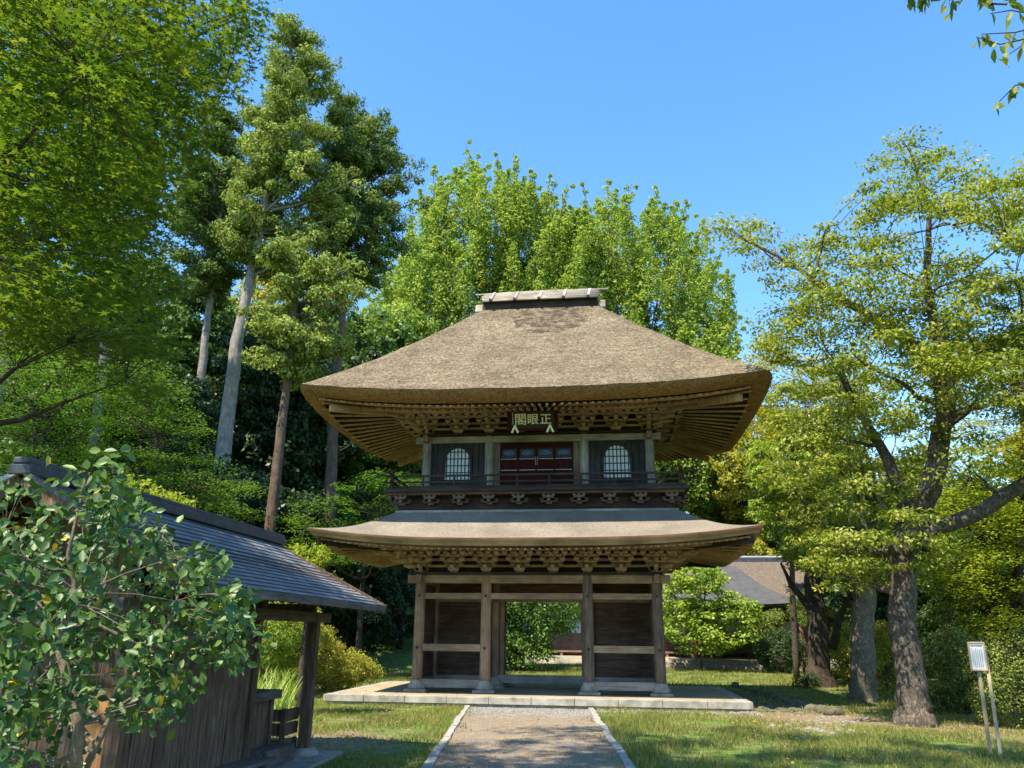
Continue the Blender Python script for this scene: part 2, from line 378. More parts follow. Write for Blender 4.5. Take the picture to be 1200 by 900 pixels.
for s in (-1, 1):
    xbeam(s*XI, s*XO, YF, .83, 1.04, .13, MW['beam'], 'rail')
    xbeam(s*XI, s*XO, YF, -.22, .02, .2, MW['grey_beam'], 'ground_sill')
    xbeam(s*XI, s*XO, YM, -.2, .04, .18, MW['grey_beam'], 'ground_sill')
    ybeam(s*XO, YF, YB, -.21, .03, .18, MW['beam_y'], 'ground_sill')
    # boards: bay back wall, outer side wall, passage side
    for (x0, x1, y, nm) in ((s*XI, s*XO, YM+.03, 'board_wall'),):
        mb = MB(); z = .03; 
        while z < 3.1:
            h = random.uniform(.22, .36); z2 = min(z+h, 3.12)
            mb.span(x0, x1, y-.02+random.uniform(-.006, .006), y+.03, z, z2-.008); z = z2
        mb.build(nm, MW['board'], gate)
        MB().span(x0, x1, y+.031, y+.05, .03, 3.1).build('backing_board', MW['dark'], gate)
    mb = MB(); z = .03
    while z < 2.86:
        h = random.uniform(.22, .36); z2 = min(z+h, 2.87)
        mb.span(s*XO-.02+random.uniform(-.006, .006), s*XO+.03, YF+.1, YB-.1, z, z2-.008); z = z2
    mb.build('board_wall', MW['board'], gate)
    mb = MB(); z = .03
    while z < 2.86:
        h = random.uniform(.22, .36); z2 = min(z+h, 2.87)
        mb.span(s*XI-.02, s*XI+.03, YM+.1, YB-.1, z, z2-.008); z = z2
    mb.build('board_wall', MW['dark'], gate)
    # door leaf posts and hinges on the middle row
    MB().span(s*(XI-.16), s*(XI-.30), YM-.08, YM+.08, 0, 2.39).build('door_post', MW['pillar'], gate, bevel=.008)
    ybeam(s*XI, YF, YB, 2.39, 2.57, .12, MW['beam_y'], 'tie_beam')
# slats over the bay rails (small mortise pegs)
for x in (-XI, XI, -XO, XO):
    for z in (2.48, .93):
        MB().box((x, YF-.165, z), (.07, .03, .07)).build('peg', MW['black'], gate)
xbeam(-XI, XI, YM, -.18, .07, .22, MW['grey_beam'], 'threshold')
MB().span(-XI+.14, XI-.14, YM-.02, YM+.02, 2.57, 3.12).build('transom_board', MW['board'], gate)
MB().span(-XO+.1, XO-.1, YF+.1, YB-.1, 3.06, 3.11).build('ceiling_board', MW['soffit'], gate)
# ---- plate and bracket sets
def bracket_mesh(reach, h, wtop, tiers=3, diag=False):
    """one cluster of bearing blocks and arms, facing -Y, origin on the plate"""
    mb = MB(); k = math.sqrt(2) if diag else 1
    def blk(x, y, z, sz, bh):       # bearing block: narrow foot, wide cap
        mb.box((x, y, z+bh*.22), (sz*.66, sz*.66, bh*.44), taper=1.35); mb.box((x, y, z+bh*.72), (sz, sz, bh*.56))
    blk(0, 0, 0, .34, .15)
    th = (h-.13)/tiers
    for i in range(tiers+1):
        y = -reach*k*i/tiers; z = .13+th*i
        if i < tiers:
            yn = -reach*k*(i+1)/tiers
            mb.box((0, (yn-.09)/2, z+th*.22), (.11, abs(yn-.09), th*.44)); mb.box((0, yn-.09, z+th*.32), (.10, .10, th*.3))
        hw = wtop*(.46+.54*i/tiers)/2
        rows = [y] if i == 0 else [y, y+reach*k/tiers]
        for r_, yy in enumerate(rows):
            q = hw if r_ == 0 else hw*.98
            if i == tiers and r_ == 0: mb.box((0, yy, z+th*.18), (q*2+.1, .11, th*.3))
            else: mb.box((0, yy, z+th*.16), (q*2-.08, .10, th*.34))
            for sx in (-1, 1): mb.box((sx*(q-.02), yy, z+th*.27), (.13, .10, th*.30), rot=Matrix.Rotation(-sx*.55, 3, 'Y'))
            nb = (2, 2, 3, 4)[i]
            for j in range(nb+1):
                xx = -q+2*q*j/nb; blk(xx, yy, z+th*.40, .18 if i < 3 else .15, th*.56)
    return mb
def place_brackets(zp, xs, ysd, xf, yf, yb, reach, h, wtop, mat):
    me = bracket_mesh(reach, h, wtop); me = mesh_np('bracket_set', np.array(me.v), me.f, mat)
    md = bracket_mesh(reach, h, wtop*.55, diag=True); md = mesh_np('corner_bracket_set', np.array(md.v), md.f, mat)
    off = parent_world(gate)
    def put(me, nm, x, y, rz):
        o = link(nm, me, gate); o.location = Vector((x, y, zp))-off; o.rotation_euler = (0, 0, rz)
    for x in xs: put(me, 'bracket_set', x, yf, 0); put(me, 'bracket_set', x, yb, math.pi)
    for y in ysd: put(me, 'bracket_set', -xf, y, -math.pi/2); put(me, 'bracket_set', xf, y, math.pi/2)
    for sx, sy, r in ((-1, -1, -math.pi/4), (1, -1, math.pi/4), (1, 1, 3*math.pi/4), (-1, 1, -3*math.pi/4)):
        put(md, 'corner_bracket_set', sx*xf, yf if sy < 0 else yb, r)
def ring(mb, hx, y0, y1, z0, z1, t):
    """four bars as a rectangular ring, outer faces at +-hx, y0, y1"""
    mb.span(-hx, hx, y0, y0+t, z0, z1); mb.span(-hx, hx, y1-t, y1, z0, z1)
    mb.span(-hx, -hx+t, y0+t, y1-t, z0, z1); mb.span(hx-t, hx, y0+t, y1-t, z0, z1)
B1X = [-XO, -2.64, -XI, -.53, .53, XI, 2.64, XO]
mb = MB(); ring(mb, XO+.2, YF-.2, -YF+.2, 3.122, 3.2, .4); mb.build('wall_plate', MW['dark'], gate)
mb = MB(); mb.span(-XO, XO, YF+.04, YF+.10, 3.2, 3.95); mb.span(-XO, XO, -YF-.10, -YF-.04, 3.2, 3.95)
mb.span(-XO-.05, -XO+.01, YF+.1, -YF-.1, 3.2, 3.95); mb.span(XO-.01, XO+.05, YF+.1, -YF-.1, 3.2, 3.95); mb.build('frieze_board', MW['soffit'], gate)
for zz in (3.36, 3.56): mb = MB(); ring(mb, XO+.06, YF-.06, -YF+.06, zz, zz+.075, .13); mb.build('through_beam', MW['bracket'], gate)
mb = MB(); ring(mb, XO+.66, YF-.66, -YF+.66, 3.68, 3.74, .09); mb.build('through_beam', MW['bracket'], gate)
place_brackets(3.2, B1X, [-.6, .6, 1.77-.0, -1.77], XO, YF, -YF, 1.08, .60, .96, MW['bracket'])
# ---- roofs
def loop_pts(n_x, n_y):
    L = []
    for i in range(n_x): L.append((-1+2*i/n_x, -1))
    for i in range(n_y): L.append((1, -1+2*i/n_y))
    for i in range(n_x): L.append((1-2*i/n_x, 1))
    for i in range(n_y): L.append((-1, 1-2*i/n_y))
    return L
def rrect(u, v, hx, hy, n):
    if n: s = (abs(u)**n+abs(v)**n)**(-1/n); return hx*u*s, hy*v*s
    return hx*u, hy*v
def corner_lift(u, v, p=3.0):
    a, b = abs(u), abs(v); t = min(a, b); return t**p
def ring_surface(rings, N, close=True):
    V = []; F = []
    for r in rings: V += r
    for i in range(len(rings)-1):
        for j in range(N):
            j2 = (j+1) % N; F.append([i*N+j, i*N+j2, (i+1)*N+j2, (i+1)*N+j])
    return V, F
LP = loop_pts(120, 84); NL = len(LP)
rng = np.random.default_rng(3)
def smooth_noise(n, k, amp):
    a = rng.normal(0, 1, n)
    f = np.fft.rfft(a); w_ = np.exp(-(np.arange(len(f))/k)**2); a = np.fft.irfft(f*w_, n); return a/np.std(a)*amp
# upper thatched roof
EX, EY, EZ, ELIFT = 7.18, 5.12, 8.27, .36
TX, TY, TZ = 2.12, .48, 12.82
S = 26; rings = []
for i in range(S+1):
    s = 1-i/S
    row = []
    for (u, v) in LP:
        n = 22
        ex, ey = rrect(u, v, EX, EY, n); tx, ty = rrect(u, v, TX, TY, 22)
        x = tx+(ex-tx)*s; y = ty+(ey-ty)*s
        z = TZ+(EZ-TZ)*s - .05*math.sin(math.pi*s) + ELIFT*corner_lift(u, v)*s**3
        row.append([x, y, z])
    rings.append(row)
n1 = smooth_noise(NL, 60, .007); n2 = smooth_noise(NL, 160, .012)
for j in range(NL): rings[0][j][2] += n1[j]; rings[0][j][0] *= 1+n2[j]*.12; rings[0][j][1] *= 1+n2[j]*.12
top = rings[::-1]
for r in top[1:-1]:
    for p in r: p[2] += float(rng.normal(0, .012))
V, F = ring_surface(top, NL); V.append((0, 0, TZ)); c0 = len(V)-1
F += [[c0, (j+1) % NL, j] for j in range(NL)]
F = [f[::-1] for f in F]
mb = MB(); mb.add(V, F); upper_roof = mb.build('thatched_roof', MW['thatch'], gate, smooth=True)
def inset(inx, dz, k=22, lift=ELIFT, lf=1.0, jit=0, hx=EX, hy=EY, z=EZ):
    r = []
    for j, (u, v) in enumerate(LP):
        x, y = rrect(u, v, hx-inx, hy-inx, k); r.append([x, y, z+dz+lift*lf*corner_lift(u, v)+(float(rng.normal(0, jit)) if jit else 0)])
    return r
r0 = [list(p) for p in rings[0]]
und = [r0, inset(.03, -.05, jit=.014), inset(.10, -.15, jit=.006), inset(.40, -.27, jit=.004), inset(.60, -.29)]
V, F = ring_surface(und, NL); mb = MB(); mb.add(V, F); mb.build('thatch_edge', MW['thatch_cut'], upper_roof, smooth=True)
# soffit planes above the rafters
IX2, IY2, IZ2 = 4.70, 2.86, 8.30
def soffit(inner, outer, zin, zout, lift, name, k=22):
    a = [[rrect(u, v, *inner, k)[0], rrect(u, v, *inner, k)[1], zin] for u, v in LP]
    b = [[rrect(u, v, *outer, k)[0], rrect(u, v, *outer, k)[1], zout+lift*corner_lift(u, v)] for u, v in LP]
    V, F = ring_surface([b, a], NL); mb = MB(); mb.add(V, F); return mb.build(name, MW['soffit'], gate)
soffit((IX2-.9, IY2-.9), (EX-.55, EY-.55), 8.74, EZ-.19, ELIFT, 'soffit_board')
rafters = []     # (visibility rank, builder)
def fan(inner, outer, zin, zout, lift, nx_, ny_, w_, h_, rank, jitter=0.0, cut=1.0):
    for side in range(4):
        n = nx_ if side in (0, 2) else ny_
        for i in range(n):
            t = -1+2*(i+.5)/n
            if side == 0: a = (t*inner[0], -inner[1]); b = (t*outer[0], -outer[1])
            elif side == 2: a = (t*inner[0], inner[1]); b = (t*outer[0], outer[1])
            elif side == 1: a = (inner[0], t*inner[1]); b = (outer[0], t*outer[1])
            else: a = (-inner[0], t*inner[1]); b = (-outer[0], t*outer[1])
            zo = zout+lift*abs(t)**3
            k = cut+random.uniform(-jitter, jitter)
            A = (a[0], a[1], zin); B = (a[0]+(b[0]-a[0])*k, a[1]+(b[1]-a[1])*k, zin+(zo-zin)*k)
            rafters.append((rank if side in (1, 3) else 9, A, B, w_, h_))
fan((IX2-.7, IY2-.7), (EX-.60, EY-.60), 8.47, EZ-.36, ELIFT, 58, 19, .075, .05, 0, .02)
fan((IX2-.7, IY2-.7), (EX-.60, EY-.60), 8.36, EZ-.43, ELIFT*.8, 50, 0, .085, .07, 8, .05, .60)
# lower roof
FX, FY, FZ, FL = 6.55, 4.50, 3.97, .33
UX, UY, UZ = 4.46, 2.66, 4.98
rings = []; S = 18
for i in range(S+1):
    s = i/S; row = []
    for (u, v) in LP:
        x = (UX+(FX-UX)*s)*u; y = (UY+(FY-UY)*s)*v
        z = UZ+(FZ-UZ)*s - .10*math.sin(math.pi*s) + FL*corner_lift(u, v, 3.2)*s**2
        row.append([x, y, z])
    rings.append(row)
V, F = ring_surface(rings, NL); F = [f[::-1] for f in F]; mb = MB(); mb.add(V, F)
lower_roof = mb.build('shingled_roof', MW['barkroof'], gate, smooth=True)
def sq(inx, dz): return [[(FX-inx)*u, (FY-inx)*v, FZ+dz+FL*corner_lift(u, v, 3.2)] for u, v in LP]
V, F = ring_surface([sq(0, 0), sq(.012, -.05)], NL); mb = MB(); mb.add(V, F); mb.build('shingle_edge', MW['fascia'], lower_roof)
V, F = ring_surface([sq(.012, -.05), sq(.05, -.11), sq(.10, -.15), sq(.12, -.21), sq(.20, -.22), sq(.40, -.20)], NL); mb = MB(); mb.add(V, F); mb.build('eave_board', MW['tan'], lower_roof)
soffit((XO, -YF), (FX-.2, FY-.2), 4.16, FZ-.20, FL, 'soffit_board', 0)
fan((XO+.3, -YF+.3), (FX-.24, FY-.24), 4.02, FZ-.30, FL, 60, 19, .06, .05, 1)
fan((XO+.3, -YF+.3), (FX-.24, FY-.24), 3.94, FZ-.36, FL*.8, 52, 0, .07, .06, 8, .03, .6)
for (hx, hy, z, lf) in ((FX-.26, FY-.26, FZ-.36, FL),):
    for sx in (-1, 1):
        for sy in (-1, 1):
            MB().bar((sx*XO, sy*-YF, 3.86), (sx*(hx-.02), sy*(hy-.02), z+lf-.02), .14, .2).build('corner_rafter', MW['dark'], gate)
for sx in (-1, 1):
    for sy in (-1, 1):
        MB().bar((sx*3.67, sy*1.83, 8.4), (sx*(EX-.9), sy*(EY-.9), EZ+ELIFT*.75-.50), .15, .2).build('corner_rafter', MW['rafter'], gate)
mb = MB(); ring(mb, XO+1.15, YF-1.15, -YF+1.15, 3.80, 3.90, .13); mb.build('eave_purlin', MW['bracket'], gate)
mb = MB(); ring(mb, 3.67+1.08, -1.83-1.08, 1.83+1.08, 8.22, 8.32, .13); mb.build('eave_purlin', MW['bracket'], gate)
rafters.sort(key=lambda r: r[0])
rest = MB()
for i, (rk, A, B, w_, h_) in enumerate(rafters):
    if i < 100 and rk < 8: MB().bar(A, B, w_, h_).build('rafter', MW['rafter'], gate)
    else: rest.bar(A, B, w_, h_)
rest.build('rafters', MW['rafter'], gate, kind='stuff')
# ---- skirt between the storeys and balcony
mb = MB(); ring(mb, UX-.02, -UY+.02, UY-.02, 4.90, 5.06, .3); mb.build('skirt_sill', MW['grey_beam'], gate, bevel=.01)
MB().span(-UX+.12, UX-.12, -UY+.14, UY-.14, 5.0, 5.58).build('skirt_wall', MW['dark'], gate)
bb = MB(); bb.box((0, 0, .03), (.18, .16, .06)); bb.box((0, 0, .085), (.52, .1, .05))
for sx in (-1, 0, 1): bb.box((sx*.23, 0, .15), (.12, .13, .08))
bb.box((0, -.12, .11), (.09, .34, .09)); bb.box((0, -.26, .19), (.34, .1, .06))
for sx in (-1, 0, 1): bb.box((sx*.15, -.26, .25), (.10, .11, .06))
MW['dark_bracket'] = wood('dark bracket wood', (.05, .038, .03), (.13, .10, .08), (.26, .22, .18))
bm_ = mesh_np('balcony_bracket', np.array(bb.v), bb.f, MW['dark_bracket'])
for k in range(10):
    x = -4.23+.94*k
    for (yy, r) in ((-UY+.06, 0), (UY-.06, math.pi)):
        o = link('balcony_bracket', bm_, gate); o.location = Vector((x, yy, 5.22))-parent_world(gate); o.rotation_euler = (0, 0, r)
for k in range(6):
    for s in (-1, 1):
        o = link('balcony_bracket', bm_, gate); o.location = Vector((s*(UX-.06), -2.35+.94*k, 5.22))-parent_world(gate); o.rotation_euler = (0, 0, s*math.pi/2)
BX, BY = 4.72, 3.06
MB().span(-BX, BX, -BY, BY, 5.575, 5.68).build('balcony_floor', MW['dark'], gate, bevel=.01)
mb = MB(); ring(mb, BX-.1, -BY+.1, BY-.1, 5.50, 5.573, .14); mb.build('balcony_beam', MW['board'], gate)
rl = MB()
rx, ry = BX-.22, BY-.14
for s in (-1, 1):
    for z, t, e in ((5.73, .09, .12), (5.90, .055, .28), (6.10, .06, .52)):
        for (a, b) in (((-rx-e, s*ry), (rx+e, s*ry)), ):
            rl.bar((a[0]+e, a[1], z), (b[0]-e, b[1], z), t, t)
            for q in (-1, 1): rl.bar((q*rx, a[1], z), (q*(rx+e), a[1], z+(e-.1)*.16), t, t)
        rl.bar((s*rx, -ry, z), (s*rx, ry, z), t*.96, t*.96)
        for q in (-1, 1): rl.bar((s*rx, q*ry, z), (s*rx, q*(ry+e), z+(e-.1)*.16), t*.96, t*.96)
rl.build('railing', MW['dark'], gate)
for s in (-1, 1):
    for q in (-1, 1):
        p = MB(); p.box((s*rx, q*ry, 5.94), (.10, .10, .50)); p.tube([(s*rx, q*ry, 6.19), (s*rx, q*ry, 6.24), (s*rx, q*ry, 6.29), (s*rx, q*ry, 6.33)], [.03, .055, .05, .01], 10); p.build('railing_post', MW['dark'], gate)
for k in range(1, 9):
    x = -rx+2*rx*k/9
    for q in (-1, 1): MB().box((x, q*ry, 5.88), (.06, .06, .38)).build('railing_post', MW['dark'], gate)
# ---- upper storey room
AO, AI, YU = 3.67, 1.57, -1.83
for x in (-AO, -AI, AI, AO):
    for y in (YU, -YU): pillar(x, y, 5.6, 7.69, .15, MW['pillar_grey'], base=False)
MB().span(-AO-.38, AO+.38, YU-.09, YU+.09, 7.40, 7.62).build('head_beam', MW['grey_beam'], gate, bevel=.01)
MB().span(-AO-.38, AO+.38, -YU-.09, -YU+.09, 7.40, 7.62).build('head_beam', MW['grey_beam'], gate, bevel=.01)
for s in (-1, 1): MB().span(s*AO-.085, s*AO+.085, YU-.38, -YU+.38, 7.398, 7.618).build('head_beam', MW['beam_y'], gate, bevel=.01)
mb = MB(); ring(mb, AO+.22, YU-.22, -YU+.22, 7.622, 7.70, .42); mb.build('wall_plate', MW['soffit'], gate)
for s in (-1, 1):
    MB().span(s*AO-.03, s*AO+.03, YU+.1, -YU-.1, 5.6, 7.4).build('board_wall', MW['dark_z'], gate)
MB().span(-AO+.1, AO-.1, -YU-.05, -YU+.01, 5.6, 7.4).build('board_wall', MW['dark_z'], gate)
mb = MB(); mb.span(-AO, AO, YU+.04, YU+.10, 7.7, 8.5); mb.span(-AO, AO, -YU-.10, -YU-.04, 7.7, 8.5)
mb.span(-AO-.05, -AO+.01, YU+.1, -YU-.1, 7.7, 8.5); mb.span(AO-.01, AO+.05, YU+.1, -YU-.1, 7.7, 8.5); mb.build('frieze_board', MW['soffit'], gate)
for zz in (7.86, 8.05): mb = MB(); ring(mb, AO+.06, YU-.06, -YU+.06, zz, zz+.07, .13); mb.build('through_beam', MW['bracket'], gate)
mb = MB(); ring(mb, AO+.62, YU-.62, -YU+.62, 8.14, 8.20, .09); mb.build('through_beam', MW['bracket'], gate)
place_brackets(7.70, [-AO, -2.62, -AI, -.53, .53, AI, 2.62, AO], [-.6, .6, YU, -YU], AO, YU, -YU, 1.0, .58, .94, MW['bracket'])
# bell-shaped windows
def bell(t):                 # outline half width at height t in 0..1
    if t < .55: return 1.0-.10*t
    q = (t-.55)/.45; return (1-.055)*math.sqrt(max(0, 1-q**2.1))
def bell_window(cx):
    z0, H, hw = 6.18, 1.06, .43; yw = YU-.02
    # upright boards with a bell-shaped opening: two side pieces stepped round the outline
    x0, x1 = (cx-1.05+.15, cx+1.05-.15)
    wb = MB(); n = 9
    for i in range(n):
        a = x0+(x1-x0)*i/n; b = x0+(x1-x0)*(i+1)/n-.012; jy = random.uniform(-.008, .008)
        wb.span(a, b, YU+.02+jy, YU+.06, 5.68, 7.40)
    wb.build('board_wall', MW['dark_z'], gate)
    N = 28; P = []
    for i in range(N+1):
        t = i/N; P.append((bell(t), t))
    outer = [(cx-hw*1.16*p[0], z0-.04+(H+.12)*p[1]) for p in P]+[(cx+hw*1.16*p[0], z0-.04+(H+.12)*p[1]) for p in P[::-1]]
    inner = [(cx-hw*p[0], z0+H*p[1]) for p in P]+[(cx+hw*p[0], z0+H*p[1]) for p in P[::-1]]
    V = []; F = []; K = len(outer)
    for (x, z) in outer: V.append((x, yw-.03, z))
    for (x, z) in inner: V.append((x, yw-.03, z))
    for (x, z) in inner: V.append((x, yw+.03, z))
    for (x, z) in outer: V.append((x, yw+.04, z))
    for i in range(K-1):
        F.append([i, i+1, K+i+1, K+i]); F.append([K+i, K+i+1, 2*K+i+1, 2*K+i]); F.append([3*K+i, 3*K+i+1, i+1, i])
    f = MB(); f.add(V, F); wf = f.build('bell_window', MW['dark_z'], gate)
    V = [(x, yw+.015, z) for x, z in inner]; pn = MB(); pn.add(V, [list(range(len(V)))]); pn.build('paper', MW['white'], wf)
    lt = MB()
    for i in range(-3, 4):
        xx = i*.123
        # bar up to outline
        t = 1.0
        for k in range(100, 0, -1):
            if bell(k/100)*hw > abs(xx): t = k/100; break
        if abs(xx) < hw: lt.span(cx+xx-.016, cx+xx+.016, yw-.012, yw+.008, z0, z0+H*t)
    for k in range(1, 5):
        t = k/4.6; ww = bell(t)*hw; lt.span(cx-ww, cx+ww, yw-.016, yw-.0125, z0+H*t-.016, z0+H*t+.016)
    lt.build('lattice', MW['black'], wf)
for s in (-1, 1): bell_window(s*2.62)
# red folding doors
for s in (-1, 1): MB().span(s*AI-s*.14, s*AI-s*.36, YU, YU+.09, 5.68, 7.40).build('door_jamb', MW['pillar_dark'], gate)
MB().span(-1.22, 1.22, YU+.085, YU+.12, 5.68, 7.4).build('transom_board', MW['black'], gate)
for i in range(4):
    x0 = -1.2+i*.6; x1 = x0+.59; d = MB()
    d.span(x0, x0+.05, YU+.0, YU+.05, 5.70, 7.38); d.span(x1-.05, x1, YU+.0, YU+.05, 5.70, 7.38)
    for z in (5.73, 6.02, 6.32, 6.42, 6.86, 7.22, 7.35): d.span(x0+.05, x1-.05, YU+.003, YU+.047, z-.03, z+.03)
    d.span(x0+.05, x1-.05, YU+.03, YU+.06, 5.7, 6.83); d.span(x0+.05, x1-.05, YU+.03, YU+.06, 7.2, 7.38)
    dd = d.build('door', MW['red'], gate)
    e = MB(); V = [(x0+.295+.19*math.cos(a), YU-.001, 7.04+.085*math.sin(a)) for a in np.linspace(0, 2*math.pi, 28, endpoint=False)]
    V2 = [(v[0], YU+.03, v[2]) for v in V]; n = len(V)
    e.add(V+V2, [list(range(n))]+[[i2, i2+n, (i2+1) % n+n, (i2+1) % n] for i2 in range(n)]); e.build('oval_panel', MW['blue'], dd)
    MB().span(x0+.05, x1-.05, YU+.04, YU+.06, 6.88, 7.2).build('panel', MW['black'], dd)
    for z in (6.35, 6.47, 6.84): MB().span(x0+.03, x1-.03, YU-.006, YU-.001, z-.006, z+.006).build('metal_strip', MW['letter'], dd)
for s in (-1, 1): MB().span(s*.03-.012, s*.03+.012, YU-.02, YU-.002, 6.62, 6.9).build('door_fitting', MW['pillar_grey'], gate)
# ---- ridge
rg = MB(); rg.span(-TX, TX, -.50, .50, 12.72, 13.12); rg.build('ridge_box', MW['dark'], gate, bevel=.02)
for s in (-1, 1):
    r = MB(); r.span(s*(TX+.003), s*(TX+.30), -.44, .44, 12.74, 13.06); r.build('ridge_end', MW['pole'], gate, bevel=.05)
cv = MB()
for s in (-1, 1):
    for i in range(6):
        f = i/5; y = s*(.64-.56*f); z = 13.10+.50*f
        a = (-TX-.02+random.uniform(-.05, .05), y, z+random.uniform(-.012, .012)); b = (TX+.05+random.uniform(-.05, .08), y, z+random.uniform(-.012, .012))
        cv.tube([a, ((a[0]+b[0])/2, y+random.uniform(-.01, .01), z+.01), b], [.042, .042, .038], 8)
MB().add([(-TX, -.6, 13.08), (TX, -.6, 13.08), (TX, 0, 13.56), (-TX, 0, 13.56), (-TX, .6, 13.08), (TX, .6, 13.08)], [[0, 1, 2, 3], [3, 2, 5, 4]]).build('gap_shade_sheet', MW['dark'], gate)  # dark sheet added beneath the slats so their gaps look shaded
cv.build('ridge_slats', MW['pole'], gate, smooth=True)
MB().tube([(-TX-.36, -.02, 13.64), (0, 0, 13.69), (TX+.42, .02, 13.68)], .04, 8).build('ridge_pole', MW['pole'], gate, smooth=True)
for k in range(5):
    x = -1.78+.9*k
    for s in (-1, 1): MB().bar((x+.03, s*.02, 13.70), (x-.03, s*.72, 13.10), .09, .05).build('ridge_clamp', MW['pole'], gate)
    MB().tube([(x-.03, -.60, 13.09), (x-.03, -.77, 13.09)], .055, 10).build('clamp_end', MW['black'], gate)
# ---- name plaque with carved characters: a thing hung from the gate
pcx, pcz, pcy = -.02, 7.86, -2.98
tilt = math.radians(14)
plq = root('name_plaque', (pcx, pcy, pcz), 'dark red plaque with pale carved characters hanging under the upper eaves', 'plaque')
plq.rotation_euler = (tilt, 0, 0); plq.scale = (1.12, 1, 1.08)
def lbuild(mb, name, mat, par=plq, **k):      # geometry already local to the plaque
    me = mesh_np(name, np.array(mb.v), mb.f, mat); o = link(name, me, par); return o
p = MB(); p.span(-.64, .64, 0, .05, -.27, .27); lbuild(p, 'board', MW['black'])
p = MB()
for (x0, x1, z0, z1) in ((-.72, .72, .24, .33), (-.72, .72, -.33, -.24), (-.72, -.62, -.239, .239), (.62, .72, -.239, .239)): p.span(x0, x1, -.05, .04, z0, z1)
lbuild(p, 'frame', MW['red'])
def text_mesh(s, size, ext, offset):
    cu = bpy.data.curves.new('t', 'FONT'); cu.body = s; cu.size = size; cu.extrude = ext; cu.offset = offset
    cu.align_x = 'CENTER'; cu.align_y = 'CENTER'
    o = bpy.data.objects.new('t', cu); COL.objects.link(o); dg = bpy.context.evaluated_depsgraph_get(); dg.update()
    me = bpy.data.meshes.new_from_object(o.evaluated_get(dg)); bpy.data.objects.remove(o); 
    return me
for ch, x in (('閣', -.34), ('眼', .02), ('正', .38)):
    me = text_mesh(ch, .34, .008, .0035)
    vs = np.array([v.co[:] for v in me.vertices]) if len(me.vertices) else None
    if vs is not None:
        vs = vs - (vs.min(0)+vs.max(0))/2; sc = .35/max(vs[:, 1].max()*2, 1e-3); sc = min(sc, .31/max(vs[:, 0].max()*2, 1e-3))
        for v, q in zip(me.vertices, vs): v.co = (x+q[0]*sc, -.008+q[2], .01+q[1]*sc)
        me.materials.clear(); me.materials.append(MW['letter']); link('character', me, plq)
sm = MB()
for k in range(9): 
    sm.span(-.575, -.545, -.004, .002, .20-k*.04, .215-k*.04); sm.span(-.565, -.555, -.0045, .0015, .205-k*.04, .225-k*.04)
lbuild(sm, 'signature', MW['letter'])
for s in (-1, 1):
    t = MB(); c = s*.50
    for q in (-1, 1): t.bar((c+q*.01, -.07, -.20), (c+q*.09, -.07, -.38), .055, .03, up=(0, 1, 0))
    t.box((c, -.07, -.20), (.06, .04, .09)); lbuild(t, 'tassel', MW['letter'])
# =================================================================== LEAF AND TREE TOOLS
def unit(a): return a/np.maximum(np.linalg.norm(a, axis=1, keepdims=True), 1e-9)
def leaf_quads(P, A, N, L, W):
    """diamond leaf cards: P base, A axis, N normal (unit), L, W arrays"""
    S_ = unit(np.cross(A, N)); n = len(P); L = L[:, None]; W = W[:, None]
    V = np.empty((n, 4, 3)); V[:, 0] = P; V[:, 1] = P+A*L*.45+S_*W*.5; V[:, 2] = P+A*L; V[:, 3] = P+A*L*.45-S_*W*.5
    return V.reshape(-1, 3), np.arange(n*4).reshape(n, 4)
def leaf_nice(P, A, N, L, W):
    """pointed oval leaf with six outline points and a fold along the midrib"""
    S_ = unit(np.cross(A, N)); n = len(P); L = L[:, None]; W = W[:, None]; Nn = unit(np.cross(S_, A))
    V = np.empty((n, 8, 3))
    V[:, 0] = P; V[:, 1] = P+A*L*.22+S_*W*.36+Nn*W*.10; V[:, 2] = P+A*L*.55+S_*W*.5+Nn*W*.12; V[:, 3] = P+A*L*.85+S_*W*.2+Nn*W*.0
    V[:, 4] = P+A*L-Nn*L*.08; V[:, 5] = P+A*L*.85-S_*W*.2; V[:, 6] = P+A*L*.55-S_*W*.5+Nn*W*.12; V[:, 7] = P+A*L*.22-S_*W*.36+Nn*W*.10
    b = np.arange(n)[:, None]*8
    F = np.concatenate([b+np.array([[0, 1, 2, 3]]), b+np.array([[0, 3, 4, 4]])[:, :4], ], 0)
    Fq = np.concatenate([b+np.array([[0, 1, 2, 4]]), b+np.array([[2, 3, 4, 4]]), ], 0)
    # quads: (0,1,2,mid..) use centre line 0-4
    Fq = np.concatenate([b+np.array([[0, 1, 2, 4]]), b+np.array([[0, 4, 6, 7]])], 0)
    V[:, 3] = V[:, 2]; V[:, 5] = V[:, 6]
    return V.reshape(-1, 3), Fq
def leaf_star(P, A, N, L, W):
    """palmate maple leaf, five pointed lobes"""
    S_ = unit(np.cross(A, N)); n = len(P); V = np.empty((n, 11, 3)); k = 0
    V[:, 0] = P; angs = []
    lobes = [(-2.0, .62), (-1.0, .9), (0, 1.0), (1.0, .9), (2.0, .62)]
    out = []
    for i, (a, r) in enumerate(lobes):
        if i: out.append((a-.5, .34))
        out.append((a, r))
    out = [(-2.6, .16)] + out
    for i, (a, r) in enumerate(out[:10]):
        V[:, i+1] = P + (A*math.cos(a)+S_*math.sin(a))*(L*r)[:, None] - N*(L*r*r*.12)[:, None]
    b = np.arange(n)[:, None]*11
    F = np.concatenate([b+np.array([[0, 2, 3, 3]])[:, :4]], 0)
    T = [(0, i, i+1) for i in range(1, 10)]
    F = np.concatenate([b+np.array([t]) for t in T], 0)
    return V.reshape(-1, 3), F
def rand_dir(rg_, n): return unit(rg_.normal(0, 1, (n, 3)))
